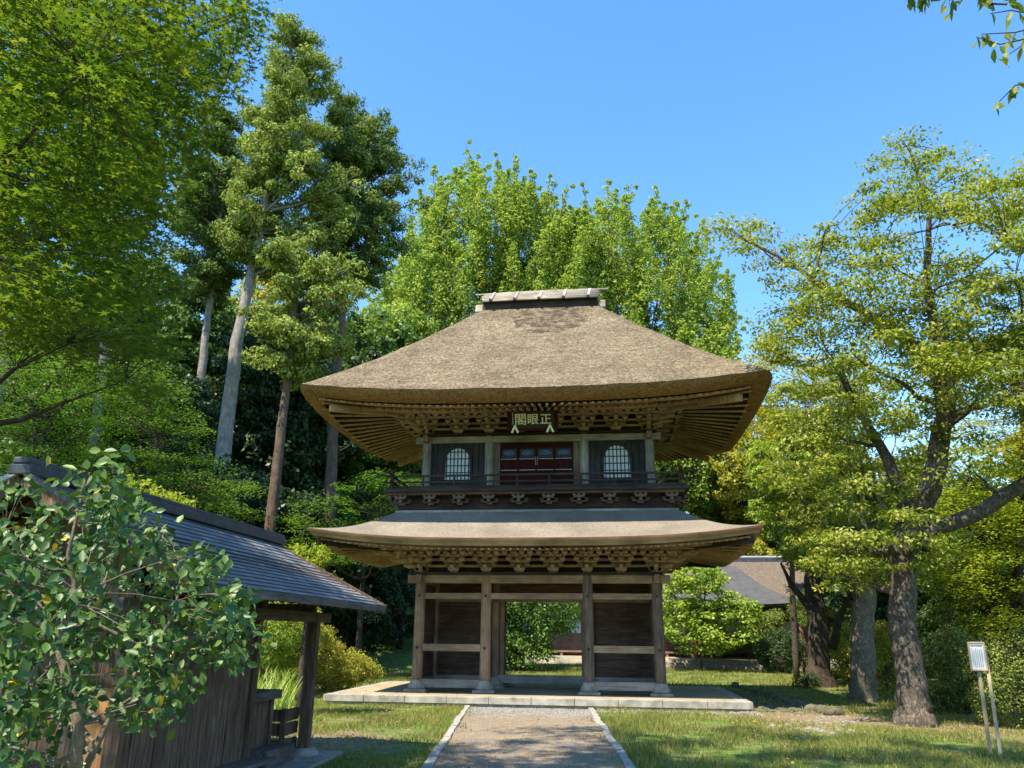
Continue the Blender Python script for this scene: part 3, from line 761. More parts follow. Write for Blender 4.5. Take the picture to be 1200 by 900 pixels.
def orient(rg_, style, n, outw):
    r = rand_dir(rg_, n); z = np.array([0, 0, 1.0])
    if style == 'flat':
        N = unit(z+r*.38+outw*.12); A = unit(np.cross(N, rand_dir(rg_, n))); A[:, 2] -= .15; A = unit(A)
    elif style == 'droop':
        A = unit(r*np.array([.6, .6, .3])+np.array([0, 0, -.75])); N = unit(np.cross(A, rand_dir(rg_, n))+outw*.6+z*.5)
    elif style == 'spray':
        N = unit(z*.8+r*.65+outw*.3); A = unit(np.cross(N, rand_dir(rg_, n))); A[:, 2] -= .45; A = unit(A)
    elif style == 'face':
        N = unit(z*.55+np.array([.35, -.6, 0])+r*.85); A = unit(np.cross(N, rand_dir(rg_, n))); A[:, 2] -= .3; A = unit(A)
    elif style == 'tuft':
        N = unit(outw*1.0+r*.5+z*.25); A = unit(np.cross(N, rand_dir(rg_, n)))
    else:
        N = unit(outw*.9+r*.6+z*.35); A = unit(np.cross(N, rand_dir(rg_, n)))
    N = unit(N - A*np.sum(N*A, 1, keepdims=True)); return A, N
def clump_leaves(rg_, C, size, per, style, L, W, flat=1.0, shape=leaf_quads, shell=.0, centre=None):
    """leaves round each clump centre C (n,3); size (n,)"""
    n = len(C); idx = np.repeat(np.arange(n), per); m = len(idx)
    d = rand_dir(rg_, m); rr = rg_.random(m)**(1/3) if not shell else (shell+(1-shell)*rg_.random(m))
    off = d*rr[:, None]*size[idx][:, None]; off[:, 2] *= flat
    if style == 'flat': off[:, 2] -= .18*np.hypot(off[:, 0], off[:, 1])
    P = C[idx]+off; outw = unit(off+1e-6)
    if centre is not None: outw = unit(outw*.6+unit(P-centre)*.6)
    A, N = orient(rg_, style, m, outw)
    l = L*rg_.uniform(.7, 1.3, m); w_ = W*rg_.uniform(.75, 1.25, m)
    return shape(P, A, N, l, w_)
def blob_clumps(rg_, blobs, n, inner=.5):
    """clump centres in a union of ellipsoids, biased to the outside"""
    vol = np.array([(b[3]*b[4]*b[5])**(2/3) for b in blobs]); vol /= vol.sum()
    k = rg_.choice(len(blobs), n, p=vol); B = np.array(blobs)[k]
    d = rand_dir(rg_, n); r = inner+(1-inner)*rg_.random(n)**.7
    return B[:, :3]+d*B[:, 3:6]*r[:, None]
def bez(a, b, up, n=6, wig=0, rg_=None):
    a, b = np.array(a, float), np.array(b, float); m = (a+b)/2+np.array([0, 0, up]); t = np.linspace(0, 1, n)[:, None]
    P = (1-t)**2*a+2*t*(1-t)*m+t*t*b
    if wig and rg_ is not None: P[1:-1] += rg_.normal(0, wig, (n-2, 3))
    return P
def tree(name, label, cat, base, trunk, rad, clumps, csize, per, style, L, W, lm, bm_, rg_, flat=.6, nlimb=10, shape=leaf_quads, limbs=(), group=None, droop=-.1, sides=12, twig=.018, limb_r=.4, twigs=True, thingbase=None, shell=0):
    """trunk polyline (world), radii; limbs = extra explicit (polyline, radii)"""
    base = Vector([float(v) for v in base]); rt = root(name, base, label, cat, group)
    mb = MB(); tp = np.array(trunk, float); rr = list(rad)
    # refine the trunk
    T = []; R_ = []
    for i in range(len(tp)-1):
        k = 5
        for j in range(k):
            f = j/k; T.append(tp[i]*(1-f)+tp[i+1]*f+(rg_.normal(0, rr[i]*.06, 3) if (i+j) else 0)); R_.append((rr[i]*(1-f)+rr[i+1]*f)*rg_.uniform(.97, 1.03))
    T.append(tp[-1]); R_.append(rr[-1])
    mb.tube(T, R_, sides, wob=.05)
    nodes = [(np.array(t), r) for t, r in zip(T, R_)][len(T)//3:]
    for (lp, lr) in limbs:
        q = [np.array(x, float) for x in lp]; QQ = []; RR = []
        for i in range(len(q)-1):
            for j in range(4):
                f = j/4; QQ.append(q[i]*(1-f)+q[i+1]*f+rg_.normal(0, lr[i]*.12, 3)); RR.append(lr[i]*(1-f)+lr[i+1]*f)
        QQ.append(q[-1]); RR.append(lr[-1]); mb.tube(QQ, RR, 9, wob=.06); nodes += list(zip(QQ, RR))
    C = clumps
    if nlimb:
        sel = rg_.choice(len(C), min(nlimb, len(C)), replace=False)
        NP = np.array([p for p, r in nodes])
        for s in sel:
            t = C[s]; d = np.linalg.norm(NP-t, axis=1)+np.maximum(0, NP[:, 2]-t[2]+.25*np.hypot(NP[:, 0]-t[0], NP[:, 1]-t[1]))*2.0
            i = int(np.argmin(d)); r0_ = max(nodes[i][1]*limb_r, twig*1.2)
            P = bez(nodes[i][0], t, droop*np.linalg.norm(t-nodes[i][0])*-1, 7, .04*np.linalg.norm(t-nodes[i][0])*.5, rg_)
            rs = np.linspace(r0_, twig, 7); mb.tube(P, list(rs), 6, cap=False)
            nodes += [(P[k], rs[k]) for k in range(2, 7)]
    if twigs:
        NP = np.array([p for p, r in nodes])
        for t in C:
            d = np.linalg.norm(NP-t, axis=1); i = int(np.argmin(d))
            if d[i] > .15: P = bez(NP[i], t, .1*d[i], 4); mb.tube(P, [twig, twig*.8, twig*.6, twig*.4], 3, cap=False)
    mb.build('trunk', bm_, rt, smooth=True)
    V, F = clump_leaves(rg_, C, csize, per, style, L, W, flat, shape, shell)
    o = link('crown', mesh_np('crown', V-np.array(base), F, lm), rt)
    return rt
# =================================================================== SHELTER (left foreground)
def slate_mat():
    m = MT('slate blue roof tiles'); v = m.mapc((1, 1, 1), src='UV')
    br = m.n('ShaderNodeTexBrick'); m.l(v, br.inputs['Vector']); br.offset = .5
    br.inputs['Scale'].default_value = 1; br.inputs['Brick Width'].default_value = .30; br.inputs['Row Height'].default_value = .15
    br.inputs['Mortar Size'].default_value = .012; br.inputs['Mortar Smooth'].default_value = .4
    br.inputs['Color1'].default_value = (.15, .16, .175, 1); br.inputs['Color2'].default_value = (.23, .24, .25, 1); br.inputs['Mortar'].default_value = (.05, .055, .07, 1)
    n = m.noise(m.mapc(), 3, 5, .7); col = m.mix(br.outputs['Color'], m.ramp(n, [(.35, (.65, .66, .68, 1)), (.65, (1.25, 1.25, 1.2, 1))]), .8, 'MULTIPLY')
    h = m.math('SUBTRACT', 1.0, br.outputs['Fac'])
    return m.end(m.pr(col, .5, m.bump(h, .8, .02), .4))
MW['slate'] = slate_mat()
MW['grime'] = wood('worn plank wood', (.045, .027, .018), (.15, .092, .06), (.32, .22, .155), axis='z', sc=1.3)
MW['grime_y'] = wood('worn bench wood', (.05, .042, .036), (.13, .11, .095), (.24, .21, .185), axis='y', sc=1.3)
MW['orange_wood'] = wood('fresh orange wood', (.30, .13, .05), (.48, .23, .09), (.6, .33, .15), axis='z')
MW['metal'] = plain('weathered dark sheet metal', (.05, .055, .065, 1), .45, .5, .4, 5)
MW['zinc'] = plain('pale zinc sheet', (.45, .47, .5, 1), .5, .5, .2, 5)
sh = root('tiled_shelter', (-3.95, -15.8, GZ), 'open-fronted wooden shelter with slate blue tiled gable roof behind the camellia', 'shelter')
RX, RZ0, RZ1 = -3.95, 2.93, 1.80; EXR = -1.80; Y0, Y1 = -19.2, -12.4
def roof_side(s, name):
    """one slope with stepped tile courses"""
    L = math.hypot(EXR-RX, RZ0-RZ1); n = 16; V = []; F = []; UV = []
    ex = RX+s*(EXR-RX)
    for i in range(n):
        a, b = i/n, (i+1)/n
        xa, za = RX+(ex-RX)*a, RZ0+(RZ1-RZ0)*a - .05*math.sin(math.pi*a); xb, zb = RX+(ex-RX)*b, RZ0+(RZ1-RZ0)*b - .05*math.sin(math.pi*b)
        k = len(V); up = .012
        V += [(xa, Y0, za), (xa, Y1, za), (xb, Y1, zb+up), (xb, Y0, zb+up), (xb, Y0, zb), (xb, Y1, zb)]
        F += [[k, k+1, k+2, k+3], [k+3, k+2, k+5, k+4]]
        UV += [(0, a*L), (Y1-Y0, a*L), (Y1-Y0, b*L), (0, b*L)]+[(0, b*L), (Y1-Y0, b*L), (Y1-Y0, b*L), (0, b*L)]
    if s < 0: F = [f[::-1] for f in F]
    mb = MB(); mb.add(V, F); o = mb.build(name, MW['slate'], sh)
    uv = o.data.uv_layers.new(name='UVMap'); 
    # row height 0.134 matches the course length
    for p in o.data.polygons:
        q = UV[p.index*4:p.index*4+4]
        if s < 0: q = q[::-1]
        for li, c in zip(p.loop_indices, q): uv.data[li].uv = (c[0], c[1]*.15/(L/n))
    return o
rs = roof_side(1, 'roof'); rs2 = roof_side(-1, 'roof')
for s in (-1, 1):
    ex = RX+s*(EXR-RX)
    MB().bar((ex-s*.01, Y0, RZ1-.055), (ex-s*.01, Y1, RZ1-.05), .05, .10).build('eave_board', MW['grime_y'], sh, bevel=.006)
    MB().bar((RX, Y0+.02, RZ0-.09), (ex, Y0+.02, RZ1-.06), .06, .16).build('barge_board', MW['grime'], sh)
    MB().bar((RX, Y1-.02, RZ0-.09), (ex, Y1-.02, RZ1-.06), .06, .16).build('barge_board', MW['grime'], sh)
    MB().bar((RX, Y0, RZ0+.03), (ex, Y0, RZ1+.03), .10, .05).build('rake_cap', MW['zinc'] if s < 0 else MW['metal'], sh)
    MB().bar((RX, Y0+.1, RZ0-.05), (ex-s*.03, Y0+.1, RZ1-.04), .01, .02).build('underboard', MW['dark'], sh)
    for i in range(22):
        y = Y0+.2+(Y1-Y0-.4)*i/21
        MB().bar((RX, y, RZ0-.13), (ex-s*.05, y, RZ1-.09), .05, .07).build('rafter', MW['grime'], sh)
V = [(RX, Y0+.03, RZ0-.04), (EXR-.03, Y0+.03, RZ1-.03), (EXR-.03, Y1-.03, RZ1-.03), (RX, Y1-.03, RZ0-.04)]
mb = MB(); mb.add(V, [[0, 1, 2, 3]]); V2 = [(2*RX-x, y, z) for x, y, z in V]; mb.add(V2, [[3, 2, 1, 0]]); mb.build('roof_boarding', MW['dark'], sh)
mb = MB(); mb.span(RX-.13, RX+.13, Y0-.06, Y1+.05, RZ0-.02, RZ0+.10); mb.span(RX-.09, RX+.09, Y0-.07, Y1+.06, RZ0+.10, RZ0+.17)
mb.build('ridge_cap', MW['metal'], sh, bevel=.015)
PXp, PYp = -2.78, -13.29
for (x, y) in ((PXp, PYp), (2*RX-PXp, PYp), (PXp, -18.6), (2*RX-PXp, -18.6)):
    MB().span(x-.085, x+.085, y-.085, y+.085, GZ+.16, 1.66).build('post', MW['grime'], sh, bevel=.008)
    MB().tube([(x, y, GZ-.02), (x, y, GZ+.10), (x, y, GZ+.158)], [.25, .23, .16], 14, wob=.06).build('post_stone', MW['stone'], sh, smooth=True)
for x in (PXp, 2*RX-PXp): MB().span(x-.07, x+.07, Y0+.25, Y1-.25, 1.50, 1.66).build('plate_beam', MW['grime_y'], sh)
for y in (PYp, -15.3, -18.6): MB().span(2*RX-PXp, PXp, y-.07, y+.07, 1.662, 1.80).build('tie_beam', MW['grime'], sh)
# plank wall along the front and the near gable wall
WX = -2.88
mb = MB(); y = -18.5
while y < -15.42:
    w_ = random.uniform(.14, .26); y2 = min(y+w_, -15.42); mb.span(WX-.02, WX+.02+random.uniform(-.008, .008), y, y2-.008, GZ+.12, 1.5); y = y2
mb.build('plank_wall', MW['grime'], sh)
mb = MB(); x = 2*RX-WX
while x < WX-.05:
    w_ = random.uniform(.14, .26); x2 = min(x+w_, WX-.05); mb.span(x, x2-.008, -18.52, -18.48+random.uniform(-.006, .006), GZ+.12, 1.66+max(0, (1-abs((x+x2)/2-RX)/2.15))*1.0); x = x2
mb.build('gable_wall', MW['grime'], sh)
MB().span(WX-.3, WX-.05, -18.56, -18.525, GZ+.15, .75).build('new_board', MW['orange_wood'], sh, label='fresh orange board among the dark planks of the shelter')
MB().span(WX-.07, WX+.07, -15.40, -15.26, GZ+.12, 1.66).build('corner_post', MW['grime'], sh, bevel=.008)
MB().span(2*RX-WX, WX, -15.36, -15.30, GZ+.1, 1.5).build('back_wall', MW['grime'], sh)
MB().span(WX+.03, WX+.42, -18.9, -15.15, -.40, -.345).build('bench_seat', MW['grime_y'], sh, bevel=.008)
for y in (-18.6, -17.3, -16.2, -15.35): MB().span(WX+.06, WX+.34, y-.04, y+.04, GZ, -.402).build('bench_leg', MW['grime'], sh)
MB().span(-5.2, -2.25, -15.0, -12.75, GZ-.05, GZ+.045).build('floor_slab', MW['stone'], sh, bevel=.02)
# stepped wooden stands behind the shelter wall
st = root('wooden_stand', (-3.35, -14.3, GZ), 'dark stepped wooden stand with a heavy top plank between plank wall and shelter post', 'stand')
MB().span(-3.75, -2.98, -15.1, -13.9, .33, .46).build('top_plank', MW['grime_y'], st, bevel=.01)
MB().span(-3.6, -3.12, -14.9, -14.0, GZ+.05, .328).build('body', MW['grime'], st, bevel=.006)
for y in (-15.0, -14.02): MB().span(-3.2, -3.07, y-.05, y+.05, GZ+.05, .329).build('leg', MW['grime'], st)
MB().span(-3.118, -2.72, -14.9, -13.85, GZ+.05, -.33).build('step', MW['grime_y'], st, bevel=.01)
bx = root('planter_box', (-3.05, -13.45, GZ), 'low slatted wooden box with plants beside the stone-based shelter post', 'box')
for z in (-.40, -.16, .05): MB().span(-3.35, -2.95, -13.75, -13.70, z-.09, z+.09).build('slat', MW['grime'], bx)
for z in (-.40, -.16, .05): MB().span(-2.99, -2.95, -13.69, -13.2, z-.09, z+.09).build('slat', MW['grime'], bx)
MB().span(-3.02, -2.93, -13.79, -13.76, GZ+.02, .16).build('corner_post', MW['grime'], bx)
# =================================================================== MAIN HALL (far)
MW['hallwood'] = wood('faded hall wood', (.13, .08, .055), (.27, .17, .12), (.38, .26, .19), axis='x')
MW['plaster'] = plain('pale plaster', (.52, .46, .36, 1), .9, .2, .12)
MW['greyroof'] = plain('grey blue sheet roof', (.07, .07, .073, 1), .8, .3, .25, 2)
hl = root('main_hall', (8, 37, GZ), 'distant wooden hall with thatched roof and a grey porch roof seen behind the gate', 'temple hall')
HY = 33
MB().span(-8, 24, HY-.8, HY+9, GZ-.1, -.06).build('stone_base', MW['plaster'], hl)
MB().span(-7, 23, HY-.5, HY+.02, .18, .30).build('veranda', MW['hallwood'], hl)
for x in np.arange(-7, 23.1, 1.88): MB().span(x-.09, x+.09, HY-.45, HY-.27, -.06, .18).build('veranda_post', MW['hallwood'], hl)
MB().span(-7, 23, HY+.1, HY+8, -.06, 3.4).build('wall', MW['hallwood'], hl)
for x in np.arange(-7, 23.1, 1.88): MB().span(x-.10, x+.10, HY+.0, HY+.12, .3, 3.4).build('pillar', MW['hallwood'], hl)
for i, x in enumerate(np.arange(-7, 22, 1.88)):
    MB().span(x+.12, x+1.76, HY+.06, HY+.095, 2.75, 3.3).build('plaster_panel', MW['plaster'], hl)
    if i % 2 == 1:
        f = MB().span(x+.35, x+1.55, HY+.03, HY+.094, 1.35, 2.55).build('shoji_window', MW['hallwood'], hl)
        MB().span(x+.5, x+1.4, HY+.02, HY+.03, 1.5, 2.4).build('paper', MW['white'], f)
MB().span(-7, 23, HY+.01, HY+.10, 2.62, 2.74).build('lintel', MW['hallwood'], hl)
def hiproof(name, x0, x1, y0, y1, ze, rx0, rx1, ry, zr, mat, th=.35, sag=.25):
    V = []; F = []; N = 10; LPh = loop_pts(20, 12); nl = len(LPh)
    for i in range(N+1):
        s = i/N
        for (u, v) in LPh:
            ex, ey = (x0+x1)/2+u*(x1-x0)/2, (y0+y1)/2+v*(y1-y0)/2; tx, ty = (rx0+rx1)/2+u*(rx1-rx0)/2, ry+v*.25
            V.append((tx+(ex-tx)*s, ty+(ey-ty)*s, zr+(ze-zr)*s-sag*math.sin(math.pi*s)+.25*corner_lift(u, v)*s*s))
    for i in range(N):
        for j in range(nl): F.append([i*nl+j, (i+1)*nl+j, (i+1)*nl+(j+1) % nl, i*nl+(j+1) % nl])
    k = len(V)
    for (u, v) in LPh: V.append(((x0+x1)/2+u*((x1-x0)/2-.3), (y0+y1)/2+v*((y1-y0)/2-.3), ze-th+.25*corner_lift(u, v)))
    for j in range(nl): F.append([N*nl+j, k+j, k+(j+1) % nl, N*nl+(j+1) % nl])
    F.append([k+j for j in range(nl)])
    F.append(list(range(nl))[::-1])
    mb = MB(); mb.add(V, F); return mb.build(name, mat, hl)
hiproof('thatch_roof', -9.5, 25.5, HY-1.8, HY+10, 3.75, -3, 17.5, HY+4.1, 7.0, MW['thatch_far'])
MB().span(-3.2, 17.7, HY+3.7, HY+4.5, 6.9, 7.25).build('ridge', MW['metal'], hl)
MB().span(-3.4, 17.9, HY+3.9, HY+4.3, 7.25, 7.38).build('ridge_cap', MW['zinc'], hl)
hiproof('porch_roof', 5.5, 14.9, HY-6.2, HY+3, 3.35, 8.5, 11.4, HY-.2, 6.25, MW['greyroof'], .2, .45)
for x in (7.6, 12.8):
    for y in (HY-4.9,): MB().span(x-.16, x+.16, y-.16, y+.16, GZ+.2, 3.2).build('porch_post', MW['hallwood'], hl)
MB().span(7.2, 13.3, HY-5.0, HY-4.75, 2.85, 3.1).build('porch_beam', MW['hallwood'], hl)
for s_ in range(3): MB().span(6.2-.45*(2-s_), 14.2+.45*(2-s_), HY-6.2-.35*(2-s_), HY-.55, GZ-.05+.19*s_, GZ+.18+.19*s_-.003*s_).build('stone_step', MW['stone'], hl)
# =================================================================== SMALL OBJECTS
MW['signwood'] = wood('bleached stake wood', (.38, .28, .15), (.55, .43, .26), (.66, .55, .37), axis='z')
MW['board_face'] = plain('faded printed board', (.60, .60, .58, 1), .6, .3, .08)
MW['print'] = plain('faded grey print', (.20, .20, .22, 1), .7, .2, .3)
b0 = atZ(1164, 884); Ds = math.hypot(b0[0]-CPOS[0], b0[1]-CPOS[1])
sg = root('notice_board', b0, 'small framed notice board leaning on two pale wooden stakes in the grass', 'notice board')
bl = atZ(1161, 884); br_ = atZ(1173, 887); tl = atD(1146, 778, Ds); trr = atD(1155, 778, Ds)
MB().bar(bl-np.array([0, 0, .05]), tl, .055, .045).build('stake', MW['signwood'], sg, bevel=.005)
MB().bar(br_-np.array([0, 0, .05]), trr+(trr-br_)*.15+np.array([.03, 0, 0]), .055, .045).build('stake', MW['signwood'], sg, bevel=.005)
tc = atD(1145.5, 769, Ds-.06); up_ = Vector(tl-bl).normalized(); rt_ = Vector((.93, -.2, .0)).normalized(); nr_ = rt_.cross(up_)
R3 = Matrix((rt_, -nr_, up_)).transposed()
bmx = MB(); bmx.box(tc, (.27, .035, .50), rot=R3); bo = bmx.build('board', MW['board_face'], sg, bevel=.004)
f = MB()
for dx, dz, w_, h_ in ((-.125, 0, .025, .50), (.125, 0, .025, .50), (0, .24, .225, .025), (0, -.24, .225, .025)):
    f.box(Vector(tc)+rt_*dx+up_*dz+nr_*.0, (w_, .06, h_), rot=R3)
f.build('frame', MW['signwood'], sg)
f = MB(); f.box(Vector(tc)+up_*.185+nr_*.0, (.19, .040, .03), rot=R3)
for i in range(6): f.box(Vector(tc)+rt_*(-.08+.03*i)+up_*(-.03+random.uniform(-.02, .02)), (.007, .040, .32), rot=R3)
f.build('faded_print', MW['print'], bo)
# rough stone edging and rubble right of the platform
MW['rub'] = plain('rubble stone', (.22, .20, .165, 1), .9, .2, .4, 3, .7)
MW['mossy'] = plain('mossy edging stone', (.10, .095, .06, 1), .9, .2, .5, 5, .8)
def rock(mb, c, r, rg_, sq=.6, n=8):
    V = []; F = []; m_ = 6; sc_ = rg_.uniform(.7, 1.3, 3); sc_[2] *= sq; ph = rg_.uniform(0, 6.28); 
    for i in range(m_+1):
        th = math.pi*i/m_
        for j in range(n):
            a = 2*math.pi*j/n+ph; k = 1+rg_.uniform(-.14, .14)
            V.append((c[0]+r*sc_[0]*k*math.sin(th)*math.cos(a), c[1]+r*sc_[1]*k*math.sin(th)*math.sin(a), c[2]+r*sc_[2]*k*math.cos(th)))
    for i in range(m_):
        for j in range(n): F.append([i*n+j, (i+1)*n+j, (i+1)*n+(j+1) % n, i*n+(j+1) % n])
    mb.add(V, F)
rg = np.random.default_rng(11)
mb = MB()
for i in range(420):
    f = rg.random(); y = rg.uniform(-3.2, 5.5); x = PX+.15+rg.random()**1.3*1.6
    rock(mb, (x, y, GZ), rg.uniform(.05, .13), rg)
tag(mb.build('rubble', MW['mossy'], smooth=False), 'dark mossy cobbles filling the ground right of the platform', 'cobbles', kind='stuff')
pts = [(862, 806), (880, 810), (900, 816), (918, 822), (935, 828), (952, 834), (972, 838), (990, 838)]
k = 0
for i in range(len(pts)-1):
    for f in (0, .5):
        p = atZ(pts[i][0]*(1-f)+pts[i+1][0]*f, pts[i][1]*(1-f)+pts[i+1][1]*f); mb = MB(); rock(mb, (p[0], p[1], GZ+.06), .24, rg, .55, 10)
        o = mb.build('edging_stone', MW['mossy'], smooth=True); tag(o, 'mossy boulder in the curved edging right of the stone platform', 'stone', 'mossy edging stones right of the platform')
mb = MB()
for i in range(190):
    a, b = rg.normal(958, 30), rg.normal(845, 8); 
    if b < 832: continue
    p = atZ(a, b); rock(mb, (p[0], p[1], GZ-.01), rg.uniform(.02, .085), rg)
for i in range(330):
    rock(mb, (rg.uniform(1.8, 6.2), -PY-.05-rg.random()**1.5*.8, GZ), rg.uniform(.025, .08), rg)
tag(mb.build('gravel', MW['rub']), 'pale broken stones scattered before the platform and by its right corner', 'stones', kind='stuff')
mb = MB()
for i in range(4200):
    if i % 7 < 4: y = rg.uniform(-17, -3.6); x = rg.uniform(pathx(y, -1), pathx(y, 1))
    elif i % 7 < 6: y = -PY-.05-rg.random()**1.4*2.6; x = rg.uniform(pathx(y, -1), pathx(y, 1))
    else: x = rg.normal(-3.4, 1.2); y = rg.normal(-11.6, 1.0)
    rock(mb, (x, y, GZ+.004), rg.uniform(.012, .03), rg, .6, 5)
tag(mb.build('pebbles', MW['rub']), 'grey pebbles on the path end and beside the shelter', 'pebbles', kind='stuff')
# =================================================================== FOLIAGE MATERIALS
LM = {}
LM['maple_near'] = leafmat('overhanging maple leaves', (.036, .08, .012), (.082, .145, .022), (.16, .215, .034), .45, .5, .2, (.22, .24, .04, 1), .03)
LM['maple'] = leafmat('layered maple leaves', (.04, .11, .02), (.08, .175, .03), (.15, .25, .045), .4, .55, .2)
LM['maple_light'] = leafmat('light maple leaves', (.11, .19, .02), (.22, .30, .035), (.36, .41, .06), .48, .55, .2, (.45, .36, .05, 1), .05)
LM['gold'] = leafmat('yellowing leaves', (.11, .16, .02), (.23, .26, .035), (.38, .35, .05), .42, .55, .2, (.5, .30, .05, 1), .05)
LM['conifer'] = leafmat('cypress sprays', (.05, .09, .02), (.15, .22, .05), (.32, .38, .10), .3, .7, .15)
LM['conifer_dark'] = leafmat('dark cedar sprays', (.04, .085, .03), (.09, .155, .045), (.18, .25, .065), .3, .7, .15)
LM['ginkgo'] = leafmat('ginkgo leaves', (.10, .18, .03), (.20, .30, .055), (.31, .40, .09), .42, .6, .2, (.30, .33, .07, 1), .08)
LM['cherry'] = leafmat('drooping cherry leaves', (.07, .12, .02), (.16, .22, .036), (.31, .345, .062), .42, .5, .3, (.45, .36, .09, 1), .03)
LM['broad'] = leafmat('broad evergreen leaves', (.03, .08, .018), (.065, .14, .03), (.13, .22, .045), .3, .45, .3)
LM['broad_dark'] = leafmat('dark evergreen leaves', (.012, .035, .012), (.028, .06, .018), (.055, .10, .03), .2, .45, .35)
LM['broad_light'] = leafmat('fresh green leaves', (.09, .17, .025), (.18, .28, .045), (.32, .40, .08), .4, .5, .25)
LM['camellia'] = leafmat('glossy camellia leaves', (.016, .052, .012), (.038, .098, .022), (.10, .18, .036), .2, .44, .38, (.45, .33, .03, 1), .02, 1.2)
LM['azalea'] = leafmat('azalea leaves', (.11, .15, .022), (.25, .29, .05), (.42, .42, .09), .33, .6, .2, (.30, .15, .05, 1), .05)
LM['hedge'] = leafmat('hedge leaves', (.045, .085, .018), (.12, .165, .035), (.24, .27, .07), .2, .6, .2)
LM['reed'] = leafmat('reed leaves', (.09, .17, .03), (.18, .28, .06), (.32, .40, .12), .35, .5, .3)
BK = {}
BK['pale'] = bark('pale cypress bark', (.16, .14, .12), (.30, .275, .25), (.42, .40, .37), .8, .12)
BK['brown'] = bark('red brown cedar bark', (.07, .045, .032), (.14, .095, .068), (.22, .16, .12), .8, .12)
BK['grey'] = bark('lichened cherry bark', (.035, .027, .02), (.105, .082, .06), (.30, .27, .22), .9, .7)
BK['beige'] = bark('beige lichened bark', (.07, .055, .04), (.20, .165, .12), (.40, .36, .29), .9, .7)
BK['dark'] = bark('dark furrowed bark', (.03, .022, .017), (.075, .058, .044), (.15, .12, .09), 1.0, .4)
BK['twig'] = bark('pale camellia bark', (.16, .12, .08), (.30, .25, .18), (.42, .37, .29), 2.5, .6)
BK['orange'] = bark('orange pine bark', (.26, .11, .06), (.40, .20, .12), (.5, .28, .18), 1.5, .4)
def inpoly(x, y, P):
    c = False; j = len(P)-1
    for i in range(len(P)):
        if ((P[i][1] > y) != (P[j][1] > y)) and (x < (P[j][0]-P[i][0])*(y-P[i][1])/(P[j][1]-P[i][1])+P[i][0]): c = not c
        j = i
    return c
def vol(rg_, P, D0, D1, n):
    """points through the volume a crown fills, read off its outline between two distances"""
    xs = [p[0] for p in P]; ys_ = [p[1] for p in P]; out = []
    while len(out) < n:
        x, y = rg_.uniform(min(xs), max(xs)), rg_.uniform(min(ys_), max(ys_))
        if inpoly(x, y, P): out.append(atD(x, y, rg_.uniform(D0, D1)))
    return np.array(out)
def ground_under(p): return np.array([p[0], p[1], gz(p[0], p[1])])
# ---- tall conifers, left
def conifer(label, px, D, rad, crown, n, lm, bm_, seed, size=(.32, .72), per=95, group=None, dD=3.0, L=.20, W=.10, thru=None):
    rg_ = np.random.default_rng(seed)
    T = [atD(x, y, D) for x, y in px]; base = np.array([T[0][0], T[0][1], gz(T[0][0], T[0][1])])
    if base[2] > T[0][2]: base[2] = T[0][2]-1
    T = [base-np.array([0, 0, .4])]+T if T[0][2]-base[2] > .5 else T
    R_ = list(np.linspace(rad, .07, len(T)))
    # branches whose reach follows the crown's outline to either side of the trunk
    ys_ = [p[1] for p in crown]; y0, y1 = min(ys_), max(ys_); C = []; limbs = []
    X_ = [p[0] for p in px]; Y_ = [p[1] for p in px]
    nb = max(20, int(n/3.6))
    for k in range(nb):
        y = y0+(y1-y0)*((k+rg_.random())/nb)**.9
        xs_ = []
        for i in range(len(crown)):
            (xa, ya), (xb, yb) = crown[i], crown[(i+1) % len(crown)]
            if (ya > y) != (yb > y): xs_.append(xa+(xb-xa)*(y-ya)/(yb-ya))
        if len(xs_) < 2: continue
        xt = np.interp(y, Y_[::-1], X_[::-1]); xt = min(max(xt, min(xs_)), max(xs_))
        c0 = atD(xt, y, D); ph = rg_.uniform(0, 2*math.pi); cs = math.cos(ph)
        xe = max(xs_) if cs > 0 else min(xs_); ext = max(.5, np.linalg.norm(atD(xe, y, D)-c0)); rad_ = ext*rg_.uniform(.72, 1.02)
        side = max(1.5, min(ext, dD))
        q = c0+np.array([cs*rad_, math.sin(ph)*side*rg_.uniform(.6, 1.1), rg_.uniform(-.02, .22)*rad_])
        s0 = c0-np.array([0, 0, .25*rad_]); P_ = bez(s0, q, -.12*rad_, 6)
        limbs.append(([tuple(v) for v in P_[::1]], list(np.linspace(min(.09, rad*.3), .02, 6))))
        m_ = int(4+rad_*1.9)
        for j in range(m_):
            f = .30+.72*(j+rg_.random())/m_; pt = s0+(q-s0)*f+np.array([0, 0, .12*rad_*math.sin(math.pi*min(f, 1))*0])
            C.append(pt+rg_.normal(0, .22+.10*rad_*.5, 3)*np.array([1, 1, .55]))
    C = np.array(C)
    return tree('tall_conifer', label, 'conifer', base, T, R_, C, rg_.uniform(size[0], size[1], len(C)), per, 'tuft', L, W, lm, bm_, rg_, flat=.6, nlimb=0, droop=.06, twig=.02, limb_r=.22, group=group, shell=.5, limbs=limbs)
G = 'tall conifers rising on the left'
conifer('tallest cypress, pale leaning trunk and sunlit green crown at the upper left', [(256, 575), (278, 400), (298, 300), (322, 180), (345, 35)], 40, .46,
        [(345, 28), (375, 55), (388, 90), (380, 130), (405, 170), (425, 230), (400, 290), (350, 330), (290, 300), (255, 290), (265, 230), (290, 170), (275, 130), (300, 90), (320, 50)], 430, LM['conifer'], BK['pale'], 21, group=G)
conifer('dark crowned cedar just right of the tallest cypress, dark trunk beside the eave', [(386, 590), (392, 470), (405, 330), (410, 220), (405, 120)], 43, .40,
        [(390, 110), (430, 118), (455, 150), (480, 165), (470, 190), (492, 215), (488, 262), (465, 300), (440, 330), (385, 330), (360, 240), (375, 170)], 330, LM['conifer_dark'], BK['brown'], 22, group=G)
